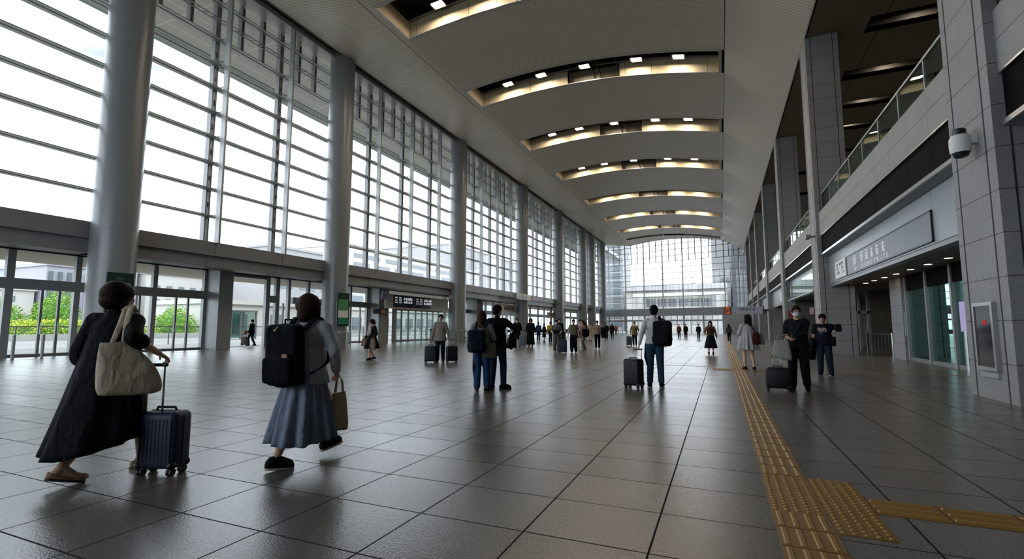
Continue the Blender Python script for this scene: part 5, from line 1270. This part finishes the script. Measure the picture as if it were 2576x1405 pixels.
# masked man and man in the cap
mk = fab((222, 224, 228), var=.03)
mm = person('man in glasses and a white face mask, dark jacket, hands on his phone and bag', (1.40, 11.25), (-.22, -.97), 1.67, 1, L=(-.12, 0, 0, .15), R=(.12, .05, 0, -.15), hR=(.17, .25, 1.04), hL=(.01, .27, 1.02), hair='short', hair_c=(50, 34, 28),
            top=((24, 26, 32), 'long', .83, 1.14), bottom=('trousers', (17, 17, 20), 1.3), shoes=(20, 20, 22), sole=(44, 44, 46), mask=mk, glasses=True, head=.22, curl=(1.0, .9), elb=((-.35, -.6, -1), (.35, -.6, -1)))
k = Kit(mm, (.03, .37, 1.02), 'smartphone', 'small dark phone in the masked man\'s hand', 'phone'); mb = MB(); mb.rbox((.03, .375, 1.08), (.065, .009, .13), .004, Matrix.Rotation(.5, 3, 'X')); k.add(mb, 'case', M['black'])
k = Kit(mm, (-.05, -.1, .88), 'crossbody_bag', 'dark crossbody bag with its strap across the masked man\'s chest', 'bag'); mb = MB(); mb.rbox((.2, -.05, .9), (.09, .2, .16), .03); k.add(mb, 'pouch', fab((30, 30, 34)), vox=.012); mb = MB(); mb.ribbon([(-.13, .01, 1.425), (-.08, .125, 1.31), (.02, .147, 1.15), (.13, .12, 1.0), (.19, .03, .93)], (.7, 0, .7), .03, .012); k.add(mb, 'strap', fab((58, 56, 58)))
suitcase('squat black suitcase with a white bag on it, beside the masked man', (.99, 10.98), -.1, (19, 20, 24), .43, .22, .40, handle=.21, ribs=False)
tc = V((1.08, 10.92, .99)); u = V((.98, -.1, 0))
tote('crumpled white bag resting on the handle of the squat black suitcase', tc, u, .22, .34, .36, .2, (176, 172, 168), [[tc-u*.07, tc-u*.05+V((0, .04, .1)), V((1.2, 11.02, 1.10)), tc+u*.05+V((0, .04, .1)), tc+u*.07], [tc-u*.07+V((0, -.03, 0)), tc-u*.05+V((0, -.02, .09)), tc+u*.05+V((0, -.02, .09)), tc+u*.07+V((0, -.03, 0))]], 'bag', strw=.025, sag=-.05)
cm = person('man in a black cap and printed navy T-shirt, one forearm raised', (2.45, 14.95), (-.2, -.98), 1.58, 1, L=(-.13, .02, 0, .2), R=(.11, .0, 0, -.15), hL=(-.33, .14, 1.20), hR=(.25, .10, .82), hair='short', hair_c=(26, 22, 20), skin_c=(176, 130, 104),
            top=((20, 24, 38), 'short', .82, 1.16), bottom=('trousers', (34, 54, 72), 1.3), shoes=(26, 26, 28), sole=(150, 150, 150), cap=(18, 18, 20), wide=1.1, elb=((-1, -.2, -.6), (.6, -1, 0)), curl=(1.2, .8))
k = Kit(cm, (0, .15, 1.08), 'shirt_print', 'pale lettering printed on the chest of the navy T-shirt', 'print'); bpy.data.objects.remove(k.o)
mb = MB()
for r_, (n_, z_, h_) in enumerate(((6, 1.235, .045), (7, 1.185, .03), (3, 1.13, .022))):
    glyphs(mb, (.115-.02*r_, .162, z_), (-1, 0, 0), (0, -.05, 1), n_, h_, .036 if r_ == 0 else .03, 90+r_, 'latin', .009, (0, 1, 0))
mb.build('shirt_print', plain('print_ink', rgb(214, 186, 176), .6), cm['root'])
k = Kit(cm, (-.36, .17, 1.17), 'camera_bag', 'small black pouch held up in the capped man\'s raised hand', 'bag'); mb = MB(); mb.rbox((-.345, .20, 1.29), (.17, .13, .19), .05); k.add(mb, 'pouch', fab((18, 18, 22)), vox=.012)
k = Kit(cm, (.30, .08, .42), 'folded_jacket', 'long black jacket draped over the capped man\'s lowered arm', 'jacket'); drape(k, (.27, .08, 1.02), (.31, .06, .44), .085, .10, fab((16, 17, 21)), 2)
k = Kit(cm, (-.2, -.1, .75), 'shoulder_bag', 'black shoulder bag at the capped man\'s left hip', 'bag'); mb = MB(); mb.rbox((-.22, .0, .92), (.12, .26, .26), .04); k.add(mb, 'bag_body', fab((17, 17, 20)), vox=.013)
# woman in white
ww = person('woman with long dark hair in a white dress and black ankle boots', (.72, 15.95), (-.25, .97), 1.61, 1, L=(-.11, .06, 0, .1), R=(.11, -.06, 0, -.2), hL=(-.2, .22, 1.0), hR=(.22, .25, 1.02), hair='long', hair_c=(30, 22, 22), head=.5,
            dress=((206, 204, 204), .60, (.30, .26), dict(folds=16, amp=.03), 'long', 1.08), shoes=(26, 26, 28), sole=(120, 100, 80))
tc = wp(ww, (.15, -.2, 1.12)); u = V((.95, .25, 0))
tote('maroon drawstring pouch on the back of the woman in the white dress', tc, u, .14, .24, .34, .14, (88, 40, 36), [[tc, wp(ww, (.05, -.15, 1.3)), wp(ww, (-.1, -.09, 1.43))]], 'shoulder_bag', strw=.03)
tc = wp(ww, (.30, -.02, 1.10))
tote('pale plastic carrier bag on the right arm of the woman in the white dress', tc, (.9, .3, 0), .16, .24, .33, .12, (186, 192, 200), [[tc, tc+V((-.02, .06, .06)), wp(ww, (.24, .2, 1.06))]], 'carrier_bag', skew=.08, strw=.02)
# woman in long dark skirt facing the camera
sk_ = person('masked woman in a long dark skirt and beige cardigan, walking towards the camera', (-.47, 24.5), (.0, -1), 1.53, 1, L=(-.10, .08, 0, .05), R=(.10, -.04, 0, -.05), hL=(-.28, .08, .84), hR=(.2, .2, 1.0), hair='long', hair_c=(44, 28, 26), mask=mk,
             top=((120, 104, 86), 'long', .90, 1.1), bottom=('skirt', (24, 26, 32), .30, (.27, .30), dict(folds=11, amp=.03)), shoes=(20, 20, 22))
backpack(sk_, 'red-brown pack worn on the chest of the masked woman in the long skirt', (104, 56, 46), .24, .30, .10, z0=1.02, x0=.04, y0=.26, straps=False)
# scarf woman
sw = person('woman in a black coat and pale patterned scarf, walking to the left', (-12.28, 15.05), (-.25, -.97), 1.57, 1, L=(-.10, .20, 0, .1), R=(.10, -.16, .02, -.1, .02), hL=(-.25, .12, .86), hR=(.24, .16, .88), hair='bob', hair_c=(40, 28, 26), skin_c=(196, 150, 124), nod=.2, head=-.3,
            top=((24, 24, 28), 'long', .80, 1.14), bottom=('skirt', (22, 22, 28), .46, (.27, .33), dict(folds=9, amp=.03)), shoes=(66, 46, 36), scarf=plain('scarf_print', rgb(168, 160, 150), .8, var=.55, sc=16))
for x_, lab, c_ in ((.30, 'tan cloth bag on the right arm of the woman in the scarf', (150, 124, 98)), (-.30, 'straw-coloured bag on the left arm of the woman in the scarf', (138, 118, 92)), (.02, 'small tan pouch in front of the scarf woman\'s skirt', (160, 134, 108))):
    tc = wp(sw, (x_, .17, .86 if abs(x_) > .1 else .80)); tote(lab, tc, (1, .1, 0), .14, .22, .42 if x_ < 0 else .30, .10, c_, [[tc-V((.04, 0, 0)), tc+V((0, 0, .1)), tc+V((.04, 0, 0))]], 'bag', strw=.02)
# man with two suitcases
tm = person('man in a beige open jacket between two dark suitcases', (-9.2, 14.98), (.45, -.89), 1.70, 1, L=(-.10, .05, 0, .1), R=(.10, -.05, 0, -.1), hR=(.30, .06, .80), hL=(-.30, .04, .80), hair='short', hair_c=(40, 30, 26), mask=None, skin_c=(190, 146, 122),
            top=((150, 140, 130), 'long', .74, 1.16, dict(stripe=(10, .8))), bottom=('trousers', (20, 22, 28), 1.15), shoes=(84, 62, 48), curl=(1.1, 1.1))
suitcase('dark navy suitcase on the left of the man in the beige jacket', (-9.46, 14.75), .45, (24, 30, 42), .40, .25, .53, handle=.2)
suitcase('black suitcase on the right of the man in the beige jacket', (-8.86, 15.2), .75, (22, 25, 32), .40, .25, .53, handle=.2)
# dark pair
person('man in a black T-shirt and shorts under the cream banner', (-11.84, 28.4), (.35, -.94), 1.80, 1, hR=(.30, .1, .82), hL=(-.27, .05, .8), hair_c=(60, 44, 36), mask=mk, top=((17, 18, 22), 'elbow', .78, 1.14), bottom=('shorts', (17, 18, 22), 1.1), shoes=(150, 146, 142), cap=(52, 46, 42))
dk = person('woman in a long loose black dress beside the man in black shorts', (-11.05, 28.75), (.3, -.95), 1.80, 1, hR=(.26, .14, .86), hL=(-.26, .1, .84), hair='bob', hair_c=(44, 28, 24), skin_c=(170, 120, 96), dress=((18, 20, 26), .14, (.22, .2), dict(folds=8, amp=.03), 'long', 1.12), shoes=(30, 30, 30))
suitcase('blue-grey suitcase standing between the man in shorts and the woman in black', (-11.45, 28.35), .3, (92, 106, 118), .38, .24, .66, handle=.3)
# middle group round the navy suitcase
b1 = person('person in grey striped trousers with a black bag across the chest', (-7.52, 23.1), (.3, -.95), 1.60, 1, hR=(.2, .2, 1.0), hL=(-.2, .22, .98), hair_c=(30, 22, 20), mask=mk, top=((108, 112, 118), 'short', .88, 1.12), bottom=('trousers', (116, 110, 104), 1.3), shoes=(190, 186, 180))
k = Kit(b1, (0, .2, .90), 'sling_bag', 'black and brown sling bag on the chest of the person in striped trousers', 'bag'); mb = MB(); mb.rbox((.0, .21, 1.05), (.30, .12, .22), .04); k.add(mb, 'bag_body', fab((34, 26, 24)), vox=.014)
k = Kit(b1, (-.38, .05, .6), 'backpack', 'black rucksack held at arm\'s length beside the navy suitcase', 'backpack'); mb = MB(); mb.rbox((-.36, .08, .82), (.22, .18, .44), .06); k.add(mb, 'bag_body', fab((16, 17, 20)), vox=.014)
b2 = person('masked person in a grey shirt with a khaki pack worn in front', (-6.72, 23.4), (.2, -.98), 1.63, 1, hR=(.27, .1, .84), hL=(-.26, .1, .84), hair_c=(28, 22, 22), mask=mk, top=((150, 150, 148), 'short', .86, 1.14), bottom=('trousers', (24, 27, 36), 1.55), shoes=(30, 30, 34))
backpack(b2, 'khaki pack worn on the chest of the masked person in grey', (128, 118, 94), .30, .46, .12, z0=.90, x0=0, y0=.27, straps=False)
suitcase('navy suitcase between the two people facing the camera mid-hall', (-7.1, 22.75), .2, (28, 40, 58), .42, .26, .60, handle=.25)
g1 = person('person in grey trousers with a large black bag, behind the khaki-pack wearer', (-6.9, 26.0), (-.6, -.8), 1.62, 2, L=(-.1, .12, 0, 0), R=(.1, -.12, 0, 0), hair='long', hair_c=(40, 28, 26), top=((150, 108, 92), 'long', .88), bottom=('trousers', (122, 120, 114), 1.2), shoes=(200, 196, 190), lean=.05)
k = Kit(g1, (-.25, .0, .72), 'shoulder_bag', 'large black holdall on the person in grey trousers', 'bag'); mb = MB(); mb.rbox((-.22, .05, .98), (.2, .46, .42), .08); mb.ball((-.22, .05, .9), (.13, .24, .2)); k.add(mb, 'bag_body', fab((15, 16, 19)), vox=.02)
person('person in a pink patterned top and black skirt farther back', (-8.2, 30.0), (.3, -.9), 1.72, 2, hair='short', hair_c=(46, 28, 26), top=(plain('pink_print', rgb(190, 160, 158), .8, var=.4, sc=18), 'short', .9), bottom=('skirt', (20, 20, 26), .55, (.2, .18), dict(folds=6, amp=.02)), shoes=(190, 180, 176))
person('tall figure in a black coat standing behind the navy suitcase', (-9.5, 29.8), (.3, -.9), 1.80, 2, hair='short', hair_c=(28, 24, 24), top=((15, 15, 18), 'long', .5, 1.15), bottom=('trousers', (26, 26, 30), 1.1))
wk = person('person in a checked shirt and black trousers walking forward with a black coat', (-6.45, 27.3), (.2, -.98), 1.63, 1, L=(-.09, .14, 0, 0), R=(.09, -.12, 0, 0), hL=(-.28, .05, .86), hR=(.24, .05, .82), hair='short', hair_c=(28, 22, 22), top=(plain('check_shirt', rgb(150, 128, 112), .8, var=.45, sc=20), 'short', .86, 1.1), bottom=('trousers', (17, 17, 20), 1.15), shoes=(200, 196, 190))
k = Kit(wk, (-.34, 0, .62), 'folded_jacket', 'black coat carried by the person in the checked shirt', 'jacket'); drape(k, (-.27, .0, 1.25), (-.37, .02, .66), .12, .12, fab((16, 17, 20)), 4)
ta = person('person in a tan jacket walking forward, pulling a grey case', (-5.2, 32.4), (.1, -.99), 1.60, 1, L=(-.09, .1, 0, 0), R=(.09, -.1, 0, 0), hR=(.26, -.02, .86), hL=(-.12, .2, 1.25), hair='short', hair_c=(34, 26, 22), glasses=True, top=((134, 116, 84), 'long', .76, 1.14), bottom=('trousers', (26, 24, 26), 1.2), shoes=(210, 206, 200))
suitcase('slim grey case behind the person in the tan jacket', (-5.66, 33.0), .1, (70, 72, 78), .36, .24, .58, handle=.3)
# crowd farther back
crowd = [
 ('person with a blue pack in the dark group under the far banner', (-14.76, 40.3), (-.3, .9), 1.68, (24, 28, 40), (22, 24, 30), 'short'),
 ('person in dark clothes at the left of the far group', (-15.5, 40.2), (.4, -.9), 1.55, (40, 44, 52), (26, 28, 34), 'long'),
 ('person in dark clothes with bare legs in the far group', (-13.6, 38.5), (.5, .8), 1.55, (24, 24, 28), (28, 24, 24), 'short'),
 ('person in a bright yellow jacket in the far group', (-12.75, 37.6), (-.2, .98), 1.70, (206, 168, 44), (26, 26, 30), 'short'),
 ('person in black beside the yellow jacket', (-13.0, 39.8), (.2, -.98), 1.70, (20, 20, 24), (40, 40, 46), 'short'),
 ('person in a cream dress near the far columns', (-10.6, 42.1), (.2, -.9), 1.62, (190, 178, 156), (186, 172, 150), 'long'),
 ('person in dark clothes left of the cream dress', (-11.5, 44.0), (-.3, .9), 1.66, (30, 26, 26), (44, 34, 30), 'long'),
 ('person in black right of the walker in the checked shirt', (-11.3, 52.0), (.2, -.9), 1.70, (22, 22, 26), (20, 20, 24), 'short'),
 ('person in black beside the last column, farther right', (-11.4, 55.5), (-.2, .9), 1.68, (26, 26, 30), (24, 24, 28), 'short'),
 ('person in an orange top by the end doors', (-16.2, 82), (.2, -.9), 1.62, (206, 100, 60), (40, 44, 60), 'short'),
 ('person in a dark top beside the orange top by the end doors', (-17.2, 82.6), (.2, -.9), 1.66, (70, 60, 54), (36, 38, 50), 'short'),
 ('person in a red-brown top right of the man in white, far back', (-4.35, 57.6), (.1, -.99), 1.58, (122, 60, 52), (30, 28, 30), 'short'),
 ('person in black far back, right of the backpack of the man in white', (-3.55, 56.2), (.2, -.98), 1.58, (26, 27, 32), (24, 25, 30), 'short'),
 ('person in black with a white mask, far back left of the long-skirted woman', (-2.13, 53.3), (0, -1), 1.56, (24, 26, 32), (22, 24, 30), 'short'),
 ('slim person in dark clothes beside the far end of the guide path', (.62, 47), (.1, .99), 1.52, (78, 76, 74), (30, 32, 40), 'long'),
 ('person in patterned clothes near the far pillars, left of the woman in white', (1.9, 43), (-.2, -.98), 1.60, (104, 96, 84), (36, 34, 34), 'short'),
]
for i, (lab, xy, fc, H, tcl, bc, hr) in enumerate(crowd):
    ph = .16 if i % 2 else .06
    legs = 'skirt' if 'dress' in lab or 'bare' in lab else 'trousers'
    bt = ('skirt', bc, .42, (.2, .18), dict(folds=6, amp=.02)) if legs == 'skirt' else ('trousers', bc, 1.15)
    p = person(lab, xy, fc, H, 2, L=(-.09, ph, 0, 0), R=(.09, -ph, 0, 0), hair=hr, hair_c=(32, 24, 22), top=(tcl, 'long', .86, 1.06), bottom=bt, mask=mk if 'mask' in lab else None, facing=False)
    if 'blue pack' in lab: backpack(p, 'blue rucksack in the dark group under the far banner', (40, 70, 120), .32, .48, .18, z0=.85, straps=False)
    if 'bright yellow' in lab: backpack(p, 'black pack below the bright yellow jacket', (22, 22, 24), .30, .3, .14, z0=.72, straps=False)
# man outside with luggage
pd = person('man in dark clothes walking outside the open doorway', (-29.0, 23.25), (-.75, -.3), 1.78, 1, L=(-.08, .16, 0, 0), R=(.08, -.14, 0, 0), hR=(.2, .3, .86), hL=(-.24, .1, .82), hair='short', hair_c=(28, 24, 24), top=((24, 26, 32), 'long', .82, 1.12), bottom=('trousers', (34, 36, 46), 1.15), shoes=(30, 26, 26))
suitcase('olive trolley case pushed by the man outside the doorway', (-29.75, 23.3), .4, (84, 80, 66), .38, .26, .56, handle=.35)
k = Kit(pd, (.12, .42, .68), 'bag', 'pale bag on top of the olive trolley case outside', 'bag'); mb = MB(); mb.ball((.16, .52, .82), (.14, .16, .16)); k.add(mb, 'bag_body', fab((150, 136, 118)), vox=.02)
# people leaning at the gallery balustrade
for x, yy, lab in ((4.97, 50.6, 'dark-haired person leaning over the gallery parapet beyond the third pillar'), (4.97, 64.6, 'person in a black jacket at the gallery parapet, farther down')):
    p = person(lab, (x, yy), (-1, -.2), 1.7, 2, hair='long', hair_c=(44, 30, 26), top=((30, 30, 34), 'long', .86, 1.1), bottom=('trousers', (26, 26, 30), 1.1)); p['root'].location.z = 5.6
